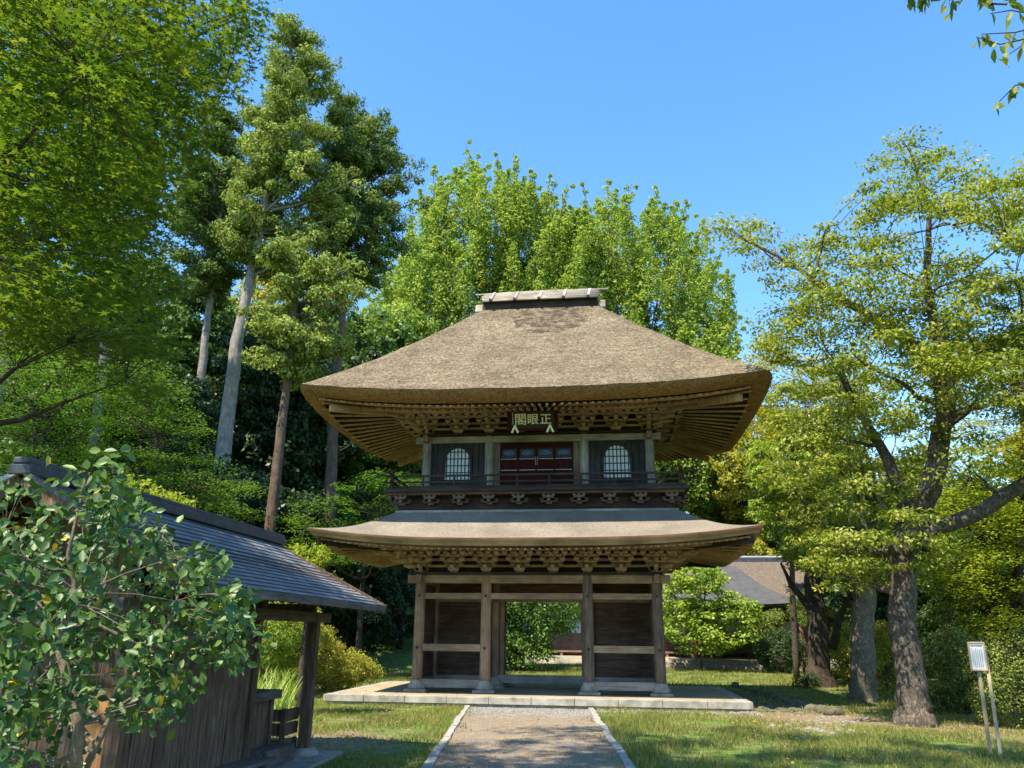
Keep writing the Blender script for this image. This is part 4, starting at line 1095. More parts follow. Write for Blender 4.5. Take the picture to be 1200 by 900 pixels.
conifer('shaded conifer with slim grey trunk left of the tallest cypress', [(230, 500), (240, 400), (250, 325), (262, 200), (265, 130)], 45, .30,
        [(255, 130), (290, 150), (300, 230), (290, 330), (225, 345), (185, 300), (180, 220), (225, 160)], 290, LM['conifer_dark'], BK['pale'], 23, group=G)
conifer('red-brown trunked cedar with green lower branches in front of dark woods', [(317, 612), (330, 500), (342, 400), (347, 345), (350, 325)], 36, .30,
        [(310, 300), (360, 290), (420, 310), (440, 370), (400, 420), (350, 440), (300, 430), (280, 370)], 130, LM['conifer'], BK['brown'], 24, group=G)
conifer('conifer at the far left, pale trunk behind the maple', [(0, 440), (6, 380), (10, 300), (14, 150)], 36, .34,
        [(-60, 100), (60, 120), (90, 260), (40, 330), (-60, 330)], 90, LM['conifer_dark'], BK['pale'], 25, group=G)
conifer('conifer with short pale trunk showing under maple fans at left', [(114, 500), (120, 430), (128, 330), (135, 180)], 38, .28,
        [(80, 160), (190, 180), (230, 330), (180, 400), (80, 380)], 150, LM['conifer_dark'], BK['pale'], 26, group=G)
# ---- ginkgos behind the gate
def ginkgo(label, env, D, tx, base_y, n, seed, tops, floor=480):
    rg_ = np.random.default_rng(seed); xs = [e[0] for e in env]; ye = [e[1] for e in env]
    b = ground_under(atD(tx, 760, D)); rt = root('ginkgo_tree', b, label, 'ginkgo', 'ginkgo trees behind the gate')
    V_ = []; mb = MB(); crown0 = b+np.array([0, 0, 6.5])
    C = []; SZ = []
    lead = [(x, y, D+rg_.uniform(-2.5, 2.5)) for x, y in tops]
    for i in range(n):
        x = rg_.uniform(xs[0], xs[-1]); y0 = np.interp(x, xs, ye); y = y0+8+(floor-y0)*rg_.random()**1.15; lead.append((x, y, D+rg_.uniform(-5, 5)))
    for i, (x, y, d_) in enumerate(lead):
        T = atD(x, y, d_); ln = rg_.uniform(4.0, 8.5)
        q = crown0+np.array([0, 0, max(0, (T[2]-crown0[2])*.35)]); dr = q-T; dr = dr/np.linalg.norm(dr)
        dr = dr*.8+np.array([0, 0, -1.0])*.5+rg_.normal(0, .17, 3); dr /= np.linalg.norm(dr)
        B_ = T+dr*ln; k = 9
        for j in range(k):
            f = (j+.3)/k; C.append(T+(B_-T)*f+rg_.normal(0, .22, 3)); SZ.append(.16+.95*f**.8)
        if i < 60:
            mb.tube(list(bez(B_, T, 0, 5)), [.09, .07, .05, .03, .02], 4, cap=False)
        if i < 40: mb.tube(list(bez(crown0+np.array([0, 0, (B_[2]-crown0[2])*.3]), B_, 1, 6)), [.14, .12, .10, .08, .06, .05], 6, cap=False)
    mb.tube([b-np.array([0, 0, .4]), b+np.array([0, 0, 4]), crown0+np.array([0, 0, 4]), crown0+np.array([0, 0, 10])], [.6, .5, .35, .12], 12, wob=.05)
    mb.build('trunk', BK['grey'], rt, smooth=True)
    C = np.array(C); V, F = clump_leaves(rg_, C, np.array(SZ), 44, 'any', .24, .22, .95)
    link('crown', mesh_np('crown', V-b, F, LM['ginkgo']), rt)
ginkgo('larger ginkgo with feathery upright shoots directly behind the thatched roof', [(425, 345), (450, 305), (472, 262), (490, 215), (510, 200), (545, 180), (600, 188), (640, 212), (690, 240), (720, 300)], 72, 560, 760, 760, 31,
       [(508, 193), (530, 205), (546, 168), (560, 186), (583, 182), (602, 180), (622, 198), (645, 205), (480, 235), (455, 275), (665, 215)])
ginkgo('smaller ginkgo to the right, its shoots rising over the roof slope', [(640, 250), (680, 232), (710, 215), (740, 220), (775, 225), (805, 240), (830, 262), (850, 305), (868, 370)], 76, 735, 760, 480, 32,
       [(683, 215), (712, 210), (724, 222), (741, 214), (770, 222), (776, 240), (806, 233), (826, 255), (846, 290), (858, 320), (790, 232)], 500)
# ---- cherries, right
def pl(pts, D): return [atD(p[0], p[1], (p[2] if len(p) > 2 else D)) for p in pts]
rg_ = np.random.default_rng(41); Dc = 22.1
base = atZ(1072, 850)
T = [atD(1073, 856, Dc), atD(1071, 838, Dc), atD(1066, 790, Dc), atD(1058, 720, Dc), atD(1056, 650, Dc), atD(1080, 600, Dc)]
C = np.concatenate([
    vol(rg_, [(1045, 165), (1085, 150), (1120, 175), (1200, 190), (1290, 170), (1290, 300), (1180, 290), (1120, 250), (1060, 250), (1010, 260), (985, 210), (1010, 200)], 19.5, 24.5, 115),
    vol(rg_, [(835, 262), (880, 258), (930, 285), (975, 260), (1060, 280), (1110, 300), (1200, 330), (1290, 340), (1290, 470), (1180, 480), (1080, 440), (990, 440), (890, 420), (870, 375), (930, 350), (860, 290)], 19.5, 24, 290),
    vol(rg_, [(960, 450), (1100, 440), (1290, 450), (1290, 560), (1150, 550), (1060, 600), (960, 620), (900, 560)], 20, 23.5, 75),
    vol(rg_, [(960, 590), (1080, 580), (1130, 640), (1060, 680), (990, 690), (940, 650)], 20.4, 23, 45)])
tree('cherry_tree', 'largest cherry tree, thick grey lichened trunk nearest the notice board, forked crown', 'cherry tree', base, T, [.54, .39, .34, .31, .33, .28], C, rg_.uniform(.38, .85, len(C)), 120, 'spray', .135, .062, LM['cherry'], BK['grey'], rg_,
     flat=.24, nlimb=46, droop=.10, limb_r=.42, twig=.016, limbs=[
     (pl([(1075, 640), (1098, 620), (1150, 600), (1200, 566), (1270, 520)], Dc), [.24, .20, .18, .165, .10]),
     (pl([(1080, 600), (1098, 545), (1108, 490), (1112, 440), (1098, 395), (1085, 330), (1090, 250), (1065, 170)], Dc), [.29, .25, .22, .19, .15, .10, .06, .025]),
     (pl([(1108, 480), (1100, 440), (1060, 395), (1020, 370), (975, 345), (930, 310), (860, 275)], Dc), [.22, .2, .17, .13, .10, .06, .02]),
     (pl([(1112, 440), (1140, 420), (1180, 400), (1240, 380)], Dc), [.16, .13, .10, .05]),
     (pl([(1056, 650), (1060, 590), (1040, 540), (1000, 470), (985, 430)], 22.8), [.26, .2, .15, .10, .04])])
rg_ = np.random.default_rng(42); D2 = 29.3
T = pl([(1013, 824), (1012, 800), (1010, 740), (1014, 690), (1022, 640), (1030, 590)], D2); base = atZ(1011, 822); T[0] = base-np.array([0, 0, .2])
C = vol(rg_, [(900, 470), (960, 420), (1050, 430), (1090, 520), (1080, 660), (1000, 690), (930, 660), (880, 560)], 26.5, 32.5, 270)
tree('cherry_tree', 'middle cherry with beige lichened trunk standing between the two darker trunks', 'cherry tree', base, T, [.48, .42, .38, .36, .32, .2], C, rg_.uniform(.35, .7, len(C)), 110, 'spray', .17, .08, LM['cherry'], BK['beige'], rg_, flat=.28, nlimb=24, droop=.1, limb_r=.4)
rg_ = np.random.default_rng(43); D3 = 37
T = pl([(966, 806), (960, 780), (958, 730), (953, 680), (958, 640), (978, 615), (985, 600)], D3); base = atZ(964, 805); T[0] = base-np.array([0, 0, .2])
C = vol(rg_, [(880, 520), (940, 500), (1010, 520), (1030, 620), (990, 660), (940, 655), (888, 610)], 34, 40, 200)
tree('cherry_tree', 'dark trunked cherry standing farthest back, crooked at its fork', 'cherry tree', base, T, [.62, .46, .40, .38, .38, .30, .2], C, rg_.uniform(.35, .7, len(C)), 100, 'spray', .19, .09, LM['broad_light'], BK['dark'], rg_, flat=.3, nlimb=20, droop=.1, limb_r=.4,
     limbs=[(pl([(956, 720), (930, 690), (915, 660)], D3), [.2, .12, .05]), (pl([(975, 760), (985, 720), (1000, 690)], D3+1), [.2, .14, .08])])
# ---- maples
def layered(label, P, D0, D1, n, seed, lm, size=(.5, 1.1), per=80, L=.10, W=.07, base_px=None, name='maple_tree', group=None, nlimb=12, rad=.16, cat='maple', style='flat', flat=.22, bm_=None, shape=leaf_quads, nl=.018):
    rg_ = np.random.default_rng(seed); C = vol(rg_, P, D0, D1, n); D = (D0+D1)/2
    cx = base_px if base_px is not None else sum(p[0] for p in P)/len(P)
    b = ground_under(atD(cx, 760, D)); zc = C[:, 2].mean(); c = C.mean(0)
    T = [b-np.array([0, 0, .2]), b+(c-b)*np.array([.2, .2, .35]), b+(c-b)*np.array([.7, .7, .75]), c]
    return tree(name, label, cat, b, T, [rad, rad*.85, rad*.6, rad*.3], C, rg_.uniform(size[0], size[1], len(C)), per, style, L, W, lm, bm_ or BK['dark'], rg_, flat=flat, nlimb=nlimb, droop=.12, limb_r=.5, twig=nl, group=group, shape=shape)
MG = 'maples round the precinct'
layered('feathery dark green maple rising behind the ridge of the shelter', [(100, 440), (190, 420), (232, 470), (240, 525), (300, 570), (305, 610), (200, 585), (100, 545)], 31, 37, 270, 51, LM['maple'], group=MG)
layered('dark green maple at the left edge behind the shelter gable', [(-40, 400), (60, 395), (130, 430), (120, 540), (60, 560), (-40, 540)], 29, 35, 240, 52, LM['maple'], group=MG)
layered('low domed maple whose green layers show left of the lower roof', [(340, 600), (380, 570), (440, 550), (500, 555), (520, 600), (470, 660), (380, 660), (330, 640)], 34, 42, 190, 53, LM['maple'], L=.13, W=.09, group=MG)
layered('bright yellow-green maple filling the right edge behind the notice board', [(1085, 600), (1130, 570), (1200, 560), (1300, 560), (1300, 770), (1200, 760), (1100, 750), (1080, 680)], 31, 38, 420, 54, LM['maple_light'], L=.12, W=.085, group=MG)
layered('light green maple behind the grey cherry trunk', [(1020, 560), (1100, 520), (1200, 500), (1300, 500), (1300, 600), (1200, 640), (1100, 690), (1030, 680)], 33, 40, 260, 55, LM['maple_light'], L=.14, W=.10, group=MG, size=(.6, 1.3))
layered('golden tinged maple between the roof corner and the cherries', [(860, 420), (900, 390), (950, 400), (1010, 430), (1020, 500), (960, 560), (890, 560), (850, 500)], 40, 47, 230, 56, LM['gold'], L=.16, W=.11, group=MG, size=(.6, 1.3))
layered('yellow-green maple high behind the main cherry fork at right edge', [(1100, 400), (1200, 390), (1300, 400), (1300, 560), (1180, 560), (1090, 500)], 30, 38, 200, 57, LM['gold'], L=.13, W=.09, group=MG, size=(.6, 1.2))
# overhanging maple, top left
rg_ = np.random.default_rng(58)
P1 = [(-60, -60), (300, -60), (298, 30), (285, 80), (262, 110), (240, 160), (215, 220), (195, 260), (180, 330), (195, 400), (205, 440), (180, 478), (120, 440), (60, 410), (-60, 400)]
P2 = [(-60, -60), (240, -60), (180, 150), (150, 300), (100, 380), (-60, 330)]
C = np.concatenate([vol(rg_, P1, 7.5, 12, 800), vol(rg_, P2, 5.5, 8, 190)])
b = np.array([-7.2, -19.5, GZ])
tree('maple_tree', 'overhanging maple reaching into the top left with fans of star-shaped leaves', 'maple', b, [b-np.array([0, 0, .2]), b+np.array([.1, .1, 2.2]), b+np.array([.6, -.2, 4.6]), b+np.array([1.4, -.4, 7.5])], [.26, .23, .19, .10], C, rg_.uniform(.28, .5, len(C)), 44, 'flat', .058, .05, LM['maple_near'], BK['dark'], rg_, flat=.25, nlimb=34, droop=.08, limb_r=.45, twig=.006, group=MG, shape=leaf_star)
# ---- sapling ginkgo right of the gate
rg_ = np.random.default_rng(59); D5 = 47; b = atZ(822, 786)
D5 = math.hypot(b[0]-CPOS[0], b[1]-CPOS[1])
C = vol(rg_, [(800, 660), (840, 668), (862, 700), (892, 712), (885, 742), (850, 762), (800, 765), (778, 740), (766, 700), (778, 670)], D5-3, D5+3, 170)
tree('young_ginkgo', 'young bright green ginkgo on a thin trunk right of the gate', 'ginkgo', b, [b, atD(822, 760, D5), atD(824, 720, D5), atD(828, 680, D5)], [.10, .085, .06, .03], C, rg_.uniform(.35, .85, len(C)), 60, 'spray', .2, .17, LM['broad_light'], BK['grey'], rg_, nlimb=20, flat=.45)
# ---- tree seen through the doorway
rg_ = np.random.default_rng(60); b = atZ(607, 786); D6 = math.hypot(b[0]-CPOS[0], b[1]-CPOS[1])
C = vol(rg_, [(570, 680), (655, 690), (680, 715), (672, 735), (648, 740), (650, 765), (630, 768), (600, 780), (575, 770), (570, 720)], D6-2.5, D6+2.5, 230)
tree('evergreen_tree', 'dense dark green tree seen through the gate doorway', 'evergreen tree', b, [b, atD(606, 760, D6), atD(612, 700, D6)], [.35, .3, .12], C, rg_.uniform(.4, .8, len(C)), 80, 'any', .17, .10, LM['broad'], BK['dark'], rg_, nlimb=12, flat=.8)
# ---- shrubs
def shrub(label, blobs, n, per, size, lm, seed, L=.06, W=.035, name='clipped_shrub', cat='shrub', group='clipped shrubs', style='any', nl=6):
    rg_ = np.random.default_rng(seed); B = np.array(blobs, float)
    c = B[:, :3].mean(0); b = np.array([c[0], c[1], gz(c[0], c[1])])
    C = blob_clumps(rg_, blobs, n, .72); C = C[C[:, 2] > GZ+.03]
    return tree(name, label, cat, b, [b-np.array([0, 0, .1]), b+(c-b)*.5, c+np.array([0, 0, .15])], [.09, .07, .04], C, rg_.uniform(size[0], size[1], len(C)), per, style, L, W, lm, BK['dark'], rg_, nlimb=nl, flat=.8, droop=0, twig=.01, group=group)
def at_blob(x, y, D, rx, ry, rz, dy=0): p = atD(x, y, D); return (p[0], p[1], p[2], rx, ry, rz)
shrub('large round clipped shrub before the distant hall steps', [at_blob(915, 762, 50, 1.5, 1.4, 1.1)], 150, 90, (.25, .42), LM['broad_dark'], 61, .10, .06)
shrub('small dark round bush at the foot of the farthest cherry', [at_blob(945, 800, 36, .5, .45, .4)], 40, 70, (.14, .22), LM['broad_dark'], 62)
shrub('olive clipped hedge mound between farthest and middle cherry trunks', [at_blob(985, 780, 39, 1.3, 1, 1.2), at_blob(1000, 760, 41, 1.2, 1, 1.2)], 170, 90, (.22, .4), LM['azalea'], 63, .08, .05)
shrub('olive mound between middle and largest cherry trunks', [at_blob(1040, 785, 33, 1.1, .9, 1.05), at_blob(1035, 765, 35, 1.2, 1, 1.1)], 170, 90, (.22, .4), LM['azalea'], 64, .08, .05)
shrub('dark hedge mound just right of the largest cherry trunk', [at_blob(1110, 785, 26.5, 1.1, .9, 1.15), at_blob(1145, 790, 26, .9, .8, .9)], 210, 100, (.2, .36), LM['hedge'], 65, .07, .04)
shrub('hedge mound behind the notice board at the right edge', [at_blob(1190, 800, 23, 1.1, .9, 1.1), at_blob(1235, 790, 23, 1, .9, 1.2)], 230, 100, (.2, .34), LM['hedge'], 66, .06, .035)
shrub('yellow-green azalea mound with a rusty patch left of the platform', [at_blob(345, 765, 29, 1.6, 1.2, 1.1), at_blob(385, 780, 30, 1.3, 1.0, .8), at_blob(415, 787, 31, 1.0, .8, .5)], 330, 100, (.18, .34), LM['azalea'], 67, .07, .04)
shrub('sunlit azalea rising behind the shelter post', [at_blob(310, 730, 27, 1.4, 1.2, 1.2), at_blob(340, 745, 28, 1.2, 1.0, 1.0), at_blob(285, 740, 26, 1.2, 1, 1.2)], 260, 100, (.2, .36), LM['broad_light'], 68, .08, .05)
shrub('pale yellow shrub tips showing above the shelter ridge at left', [at_blob(150, 585, 17, .8, .6, .38), at_blob(200, 600, 17.5, .5, .5, .4), at_blob(230, 622, 18, .5, .5, .3)], 90, 70, (.15, .26), LM['maple_light'], 69, .09, .05, name='yellow_shrub', nl=12)
shrub('yellow-green shrub at the end of the shelter roof ridge', [at_blob(360, 655, 21, .5, .5, .32), at_blob(345, 680, 21, .7, .6, .5), at_blob(385, 685, 21.5, .35, .4, .25)], 80, 60, (.14, .25), LM['maple_light'], 70, .10, .05, name='yellow_shrub', nl=12)
shrub('low bush at the back, left of the door sill tree', [at_blob(560, 775, 52, 2, 1.5, 1.3)], 80, 80, (.3, .5), LM['broad'], 71, .14, .09)
# small pine with orange trunk
rg_ = np.random.default_rng(72); b = atZ(945, 789); D7 = math.hypot(b[0]-CPOS[0], b[1]-CPOS[1])
C = vol(rg_, [(925, 700), (955, 690), (965, 715), (945, 735), (928, 728)], D7-1, D7+1, 45)
tree('red_pine', 'small red pine with orange pole-like trunk beside the dark cherry', 'pine', b, [b, atD(942, 760, D7), atD(939, 735, D7), atD(938, 705, D7)], [.20, .16, .14, .05], C, rg_.uniform(.22, .4, len(C)), 60, 'tuft', .18, .05, LM['broad_light'], BK['orange'], rg_, nlimb=6)
rg_ = np.random.default_rng(73); b = atZ(905, 772); b[2] = GZ; D8 = 54
C = vol(rg_, [(895, 720), (915, 715), (920, 745), (900, 752), (885, 745)], D8-1.5, D8+1.5, 60)
b = ground_under(C.mean(0)); tree('garden_pine', 'grey-green cloud pine in front of the distant hall porch', 'pine', b, [b, b+np.array([0, 0, 1.5]), C.mean(0)], [.12, .1, .05], C, rg_.uniform(.3, .5, len(C)), 70, 'tuft', .2, .05, LM['conifer'], BK['dark'], rg_, nlimb=6)
# ---- camellia in the foreground
rg_ = np.random.default_rng(74)
Pc = [(-40, 575), (40, 565), (60, 600), (110, 560), (140, 575), (180, 600), (210, 640), (250, 640), (285, 690), (292, 740), (280, 775), (240, 770), (215, 800), (170, 830), (150, 760), (110, 780), (100, 900), (60, 940), (-40, 940)]
Ps = [(75, 560), (100, 525), (140, 540), (160, 580), (110, 600)]
Pr = [(205, 650), (262, 650), (290, 710), (292, 775), (255, 790), (220, 760)]
C = np.concatenate([vol(rg_, Pc, 4.3, 5.9, 185), vol(rg_, Ps, 4.2, 4.6, 7), vol(rg_, [(-40, 590), (100, 590), (190, 640), (240, 700), (200, 780), (110, 800), (90, 900), (-40, 900)], 5.2, 6.4, 120), vol(rg_, Pr, 4.8, 5.5, 26), vol(rg_, [(130, 780), (200, 790), (235, 815), (170, 850), (120, 840)], 4.3, 4.8, 12), vol(rg_, [(-40, 600), (120, 640), (100, 860), (-40, 900)], 4.0, 4.8, 22)])
b = np.array([-.62, -22.35, GZ])
tree('camellia_bush', 'glossy leaved camellia bush with pale branches in the left foreground', 'camellia', b, [b, atD(88, 905, 4.75), atD(92, 850, 4.7), atD(70, 760, 4.8), atD(85, 690, 4.9)], [.036, .03, .026, .022, .014], C, rg_.uniform(.07, .16, len(C)), 12, 'face', .066, .038, LM['camellia'], BK['twig'], rg_, flat=.8, nlimb=34, droop=.03, limb_r=.6, twig=.0045, shape=leaf_nice,
     limbs=[(pl([(32, 802), (55, 770), (75, 735), (88, 690), (80, 650), (92, 600), (100, 560)], 4.6), [.022, .021, .018, .014, .011, .008, .005]),
            (pl([(100, 900), (125, 850), (165, 780), (205, 720), (215, 660)], 5.0), [.02, .017, .013, .010, .006]),
            (pl([(75, 735), (110, 730), (170, 760), (235, 745), (270, 752)], 5.1), [.014, .012, .010, .008, .004])])
# ---- twigs of a cherry hanging in at the top right
rg_ = np.random.default_rng(75)
b = np.array([9.5, -23.5, GZ]); rt = root('cherry_branch', atD(1290, 20, 5.6), 'cherry twigs with a few drooping leaves hanging into the top right corner', 'branch')
mb = MB(); tips = []
for pts in ([(1300, 30), (1230, 20), (1185, 12), (1160, 16)], [(1300, 60), (1200, 46), (1172, 52), (1146, 44)], [(1180, 5), (1150, 4), (1148, -12)], [(1230, -20), (1190, 0), (1150, -5), (1112, 0), (1116, 18)],
            [(1300, 30), (1240, 60), (1200, 52), (1176, 68)], [(1110, -30), (1085, -5), (1064, 2)], [(1300, 90), (1230, 95), (1190, 100), (1168, 122)], [(1300, 40), (1220, 30), (1190, 38), (1150, 40)]):
    q = pl(pts, 5.6); mb.tube(q, list(np.linspace(.008, .003, len(q))), 5, cap=False)
    for i in range(len(q)-1):
        for f in np.linspace(0, 1, 5): tips.append(q[i]*(1-f)+q[i+1]*f)
mb.build('twig', BK['dark'], rt)
tips = np.array(tips); n = len(tips); P = tips[rg_.choice(n, 130)]+rg_.normal(0, .015, (130, 3)); A, N = orient(rg_, 'droop', 130, rand_dir(rg_, 130))
V, F = leaf_nice(P, A, N, rg_.uniform(.075, .125, 130), rg_.uniform(.034, .05, 130)); link('leaves', mesh_np('leaves', V-np.array(rt.location), F, LM['cherry']), rt)
# ---- forest trees: three built, the rest copies of them with their parts
def proto(seed, lm, h=10, r=3.6, style='any', L=.26, W=.17, n=300, per=72, kind='broad'):
    rg_ = np.random.default_rng(seed)
    bl = [(rg_.normal(0, r*.42), rg_.normal(0, r*.42), rg_.uniform(.28, .82)*h, r*rg_.uniform(.42, .62), r*rg_.uniform(.42, .62), h*rg_.uniform(.10, .17)) for _ in range(11)]+[(0, 0, h*.86, r*.5, r*.5, h*.12), (0, 0, h*.3, r*.8, r*.8, h*.2)]
    C = blob_clumps(rg_, bl, n, .6)
    t = tree('forest_tree', 'x', 'tree', (0, 0, 0), [(0, 0, -.5), (0, 0, h*.3), (.2, .1, h*.6), (0, 0, h*.85)], [.3, .26, .18, .06], C, rg_.uniform(.4, .85, len(C)), per, style, L, W, lm, BK['dark'], rg_, flat=.6, nlimb=20, droop=.1)
    return t
protos = {'dark': proto(81, LM['broad_dark']), 'mid': proto(82, LM['broad']), 'light': proto(83, LM['broad_light']), 'gold': proto(84, LM['gold'], n=240)}
BIG = dict(h=20, r=5.4, n=720, per=84, L=.27, W=.18)
big = {'dark': proto(85, LM['broad_dark'], **BIG), 'mid': proto(86, LM['broad'], **BIG), 'light': proto(87, LM['broad_light'], **BIG), 'gold': proto(88, LM['gold'], **BIG)}
used = set()
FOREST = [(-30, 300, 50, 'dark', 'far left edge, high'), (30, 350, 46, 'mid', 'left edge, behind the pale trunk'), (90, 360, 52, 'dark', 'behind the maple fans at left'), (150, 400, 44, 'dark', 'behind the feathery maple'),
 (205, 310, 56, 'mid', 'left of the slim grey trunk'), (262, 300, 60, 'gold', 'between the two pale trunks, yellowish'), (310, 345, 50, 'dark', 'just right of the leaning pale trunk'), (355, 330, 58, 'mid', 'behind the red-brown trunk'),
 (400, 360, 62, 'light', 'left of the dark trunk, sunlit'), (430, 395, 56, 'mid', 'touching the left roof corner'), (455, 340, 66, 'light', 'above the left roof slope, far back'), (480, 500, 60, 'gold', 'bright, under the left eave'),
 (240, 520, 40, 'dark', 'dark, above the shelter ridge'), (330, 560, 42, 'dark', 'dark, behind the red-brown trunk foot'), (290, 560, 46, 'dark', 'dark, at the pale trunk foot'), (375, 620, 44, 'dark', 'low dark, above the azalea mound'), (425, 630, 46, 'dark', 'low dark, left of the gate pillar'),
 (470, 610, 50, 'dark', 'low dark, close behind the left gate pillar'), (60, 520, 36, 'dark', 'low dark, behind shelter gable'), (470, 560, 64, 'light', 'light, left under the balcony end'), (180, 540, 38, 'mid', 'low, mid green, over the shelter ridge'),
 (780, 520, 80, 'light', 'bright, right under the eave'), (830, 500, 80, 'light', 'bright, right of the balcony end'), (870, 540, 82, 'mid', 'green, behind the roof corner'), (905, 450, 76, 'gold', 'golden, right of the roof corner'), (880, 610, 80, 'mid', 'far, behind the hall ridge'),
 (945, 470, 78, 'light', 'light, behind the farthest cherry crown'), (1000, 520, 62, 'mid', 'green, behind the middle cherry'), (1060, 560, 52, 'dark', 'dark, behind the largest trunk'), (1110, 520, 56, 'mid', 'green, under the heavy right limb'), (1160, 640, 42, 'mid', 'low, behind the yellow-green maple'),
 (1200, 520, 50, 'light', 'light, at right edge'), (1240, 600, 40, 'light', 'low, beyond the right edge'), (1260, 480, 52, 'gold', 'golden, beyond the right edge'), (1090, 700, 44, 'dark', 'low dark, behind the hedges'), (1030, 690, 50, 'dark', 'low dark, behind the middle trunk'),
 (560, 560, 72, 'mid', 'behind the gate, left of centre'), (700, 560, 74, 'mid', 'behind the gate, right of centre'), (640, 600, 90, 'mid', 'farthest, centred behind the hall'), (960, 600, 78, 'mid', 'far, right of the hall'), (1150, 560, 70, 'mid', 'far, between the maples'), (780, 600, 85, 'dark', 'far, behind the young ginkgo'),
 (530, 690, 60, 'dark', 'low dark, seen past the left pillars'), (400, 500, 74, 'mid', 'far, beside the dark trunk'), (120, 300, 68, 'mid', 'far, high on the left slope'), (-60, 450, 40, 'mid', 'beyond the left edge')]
for i, (x, yt, D, kind, where) in enumerate(FOREST):
    P = protos[kind]; p = atD(x, 700, D); z0 = gz(p[0], p[1]); top = atD(x, yt, D)[2]; s = max(.35, (top-z0)/10.2); kk = kind
    if s > 1.5: P = big[kind]; s /= 2; kk += 'b'
    if kk not in used: used.add(kk); o = P
    else:
        o = P.copy(); COL.objects.link(o)
        for ch in list(P.children): c = ch.copy(); COL.objects.link(c); c.parent = o
    o.location = (p[0], p[1], z0-.2); sw = s*random.uniform(.85, 1.1) if s < 1.2 else 1.0+ (s-1)*.5
    o.scale = (sw, sw, s); o.rotation_euler = (0, 0, random.uniform(0, 6.28))
    o['label'] = {'dark': 'dark evergreen', 'mid': 'green broadleaf tree', 'light': 'light green tree', 'gold': 'yellowish tree'}[kind]+' in the woods: '+where; o['category'] = 'tree'; o['group'] = 'trees of the surrounding woods'
for k_, d_ in (('', protos), ('b', big)):
    for q in d_:
        if q+k_ not in used:
            for ch in list(d_[q].children): bpy.data.objects.remove(ch)
            bpy.data.objects.remove(d_[q])
# ---- tall trees beyond the frame that shade the foreground
def shade_tree(b, c, r, z0, z1, seed, n, label):
    rg_ = np.random.default_rng(seed); C = blob_clumps(rg_, [(c[0], c[1], (z0+z1)/2, r, r, (z1-z0)/2)], n, .2)
    m_ = ((b[0]+c[0])/2, (b[1]+c[1])/2)
    tree('tall_tree', label, 'tree', (*b, GZ), [(*b, GZ-.3), (*b, z0*.6), (*m_, (z0+z1)/2-2), (*c, z1-1)], [.4, .34, .24, .08], C, rg_.uniform(.5, 1.0, len(C)), 56, 'flat', .2, .15, LM['broad'], BK['dark'], rg_, flat=.35, nlimb=26, group='tall trees shading the foreground')
shade_tree((-13, -25), (-12, -24), 5.5, 11, 19, 91, 130, 'tall tree standing out of view at left, shading the shelter')
shade_tree((-4, -31), (-2.5, -23.5), 6.5, 15.5, 22, 92, 150, 'tall tree out of view behind the camera, its crown shading path and grass')
shade_tree((5, -32), (4.5, -23), 5.5, 15, 22, 93, 95, 'tall tree out of view at right rear, shading the right grass')
# ---- grass blades
def grass(n, xr, yr, h0, h1, seed, dens=None, lm=None, name='grass', label='', w=.008):
    rg_ = np.random.default_rng(seed); x = rg_.uniform(*xr, n); y = rg_.uniform(*yr, n)
    pl_ = -1.78+(y+3.02)*(-.1175); pr2 = 1.5+(y+2.51)*(-.0876)
    edge = np.minimum(x-pl_, pr2-x)
    keep = ~((x > pl_-.12) & (x < pr2+.14) & (y < -PY+.1) & ~((edge > .05) & (rg_.random(n) < .5*np.exp(-edge/.16)*(.5+.5*np.sin(y*1.9+np.sign(x)*1.2))))) & ~((abs(x) < PX+.05) & (abs(y) < PY+.05)) & ~((x < -2.2) & (y < -12.6) & (x > -5.6))
    nz = np.sin(x*1.7+1.3*np.sin(y*.9))*np.sin(y*1.3+1.7*np.sin(x*.6))+.6*np.sin(x*4.1+y*2.3)*np.sin(y*3.7-x*1.2)+rg_.normal(0, .35, n)
    keep &= nz > -.45
    bare = np.exp(-(((x-7.3)/2.2)**2+((y+4.6)/1.5)**2)*.8)+.8*np.exp(-(((x+3.2)/1.4)**2+((y+11.3)/1.6)**2))+.6*np.exp(-(((x-10)/2.5)**2+((y+6)/1.2)**2))
    keep &= rg_.random(n) > bare*1.1
    if dens is not None: keep &= dens(x, y, rg_)
    x, y, nz = x[keep], y[keep], nz[keep]; m = len(x)
    h = rg_.uniform(h0, h1, m)*(.6+.35*np.clip(nz+.6, 0, 1.6)); a = rg_.uniform(0, 2*np.pi, m); le = rg_.normal(0, .45, (m, 2))*h[:, None]
    near_right = (x > pr2[keep]) & (x < pr2[keep]+1.6); h = np.where(near_right, h*1.5, h)
    V = np.empty((m, 3, 3)); dx, dy = np.cos(a)*w*rg_.uniform(.6, 1.4, m), np.sin(a)*w
    z = np.full(m, GZ)
    V[:, 0] = np.stack([x-dx, y-dy, z], 1); V[:, 1] = np.stack([x+dx, y+dy, z], 1); V[:, 2] = np.stack([x+le[:, 0], y+le[:, 1], z+h], 1)
    return tag(link(name, mesh_np(name, V.reshape(-1, 3), np.arange(m*3).reshape(m, 3), lm)), label, 'grass', kind='stuff')
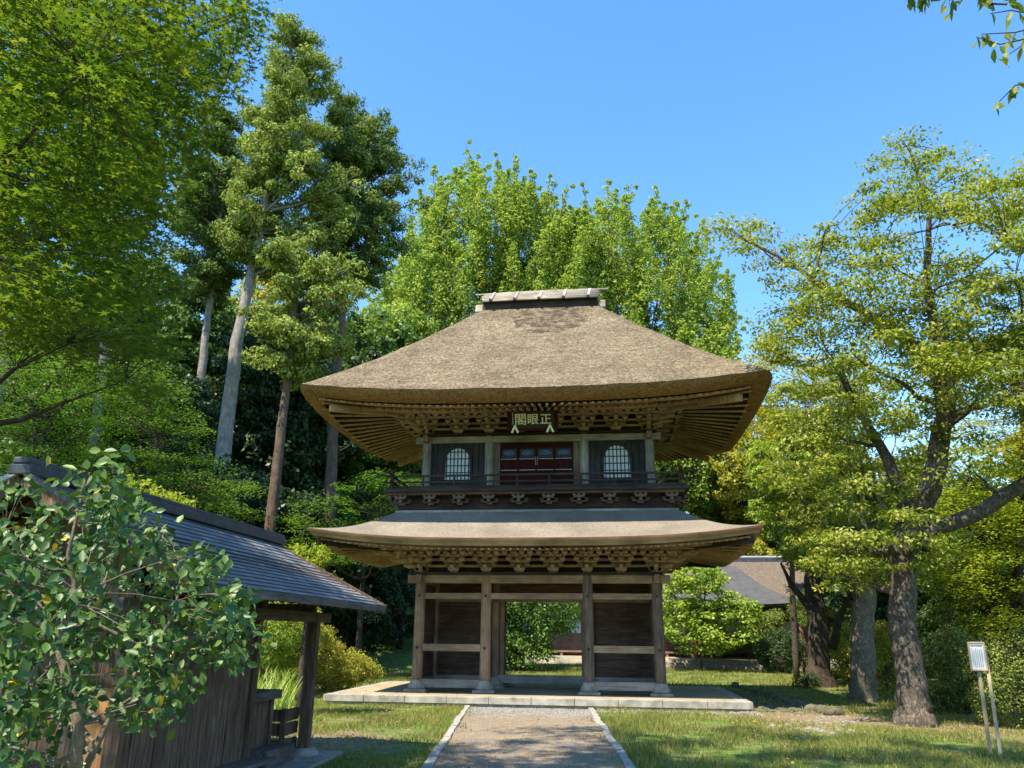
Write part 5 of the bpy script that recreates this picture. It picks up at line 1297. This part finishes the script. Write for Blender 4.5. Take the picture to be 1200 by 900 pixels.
LM['grass'] = leafmat('grass blades', (.05, .10, .02), (.12, .175, .035), (.27, .27, .08), .3, .6, .2, (.34, .27, .12, 1), .2, .5)
grass(330000, (-9.5, 13), (-19.5, -3.5), .03, .13, 101, None, LM['grass'], 'grass', 'short mown grass either side of the path', .006)
grass(120000, (-16, 16), (-3.5, 32), .05, .16, 102, None, LM['grass'], 'grass', 'grass behind and beside the platform', .014)
# reeds left of the azaleas
rg_ = np.random.default_rng(103); b = ground_under(atD(308, 790, 22.5)); rt = root('reed_clump', b, 'tall bright reed-like grass behind the shelter post', 'reeds')
V = []; F = []
for i in range(420):
    p = ground_under(atD(rg_.uniform(285, 345), 790, rg_.uniform(20, 24.5))); h = rg_.uniform(.5, 1.5); a = rg_.uniform(0, 6.28); d = np.array([math.cos(a), math.sin(a), 0]); sd = np.array([-d[1], d[0], 0])*.016; k = len(V)
    for t in (0, .4, .75, 1): q = p+d*h*.45*t*t+np.array([0, 0, h*(t-.25*t*t*t)]); wd = (1-t)**.6; V += [q-sd*wd, q+sd*wd]
    for j in range(3): F.append([k+2*j, k+2*j+1, k+2*j+3, k+2*j+2])
link('leaves', mesh_np('leaves', np.array(V)-b, F, LM['reed']), rt)

rg_ = np.random.default_rng(120); n = 5200
x = rg_.uniform(-8, 13, n); y = rg_.uniform(-17, -1, n); k = rg_.random(n) < .25+.75*((x > 5)|(x < -2)); x, y = x[k], y[k]; n = len(x)
z = np.where((abs(x) < PX) & (abs(y) < PY), PT+.012, GZ+.03+rg_.random(n)*.03)
N = unit(np.stack([rg_.normal(0, .3, n), rg_.normal(0, .3, n), np.ones(n)], 1)); A = unit(np.cross(N, rand_dir(rg_, n)))
V, F = leaf_quads(np.stack([x, y, z], 1), A, N, rg_.uniform(.04, .09, n), rg_.uniform(.025, .05, n))
LM['litter'] = leafmat('fallen leaves', (.10, .06, .03), (.24, .15, .06), (.40, .29, .09), .1, .8, .1)
tag(link('fallen_leaves', mesh_np('fallen_leaves', V, F, LM['litter'])), 'dry fallen leaves scattered over lawn, path and platform', 'leaves', kind='stuff')
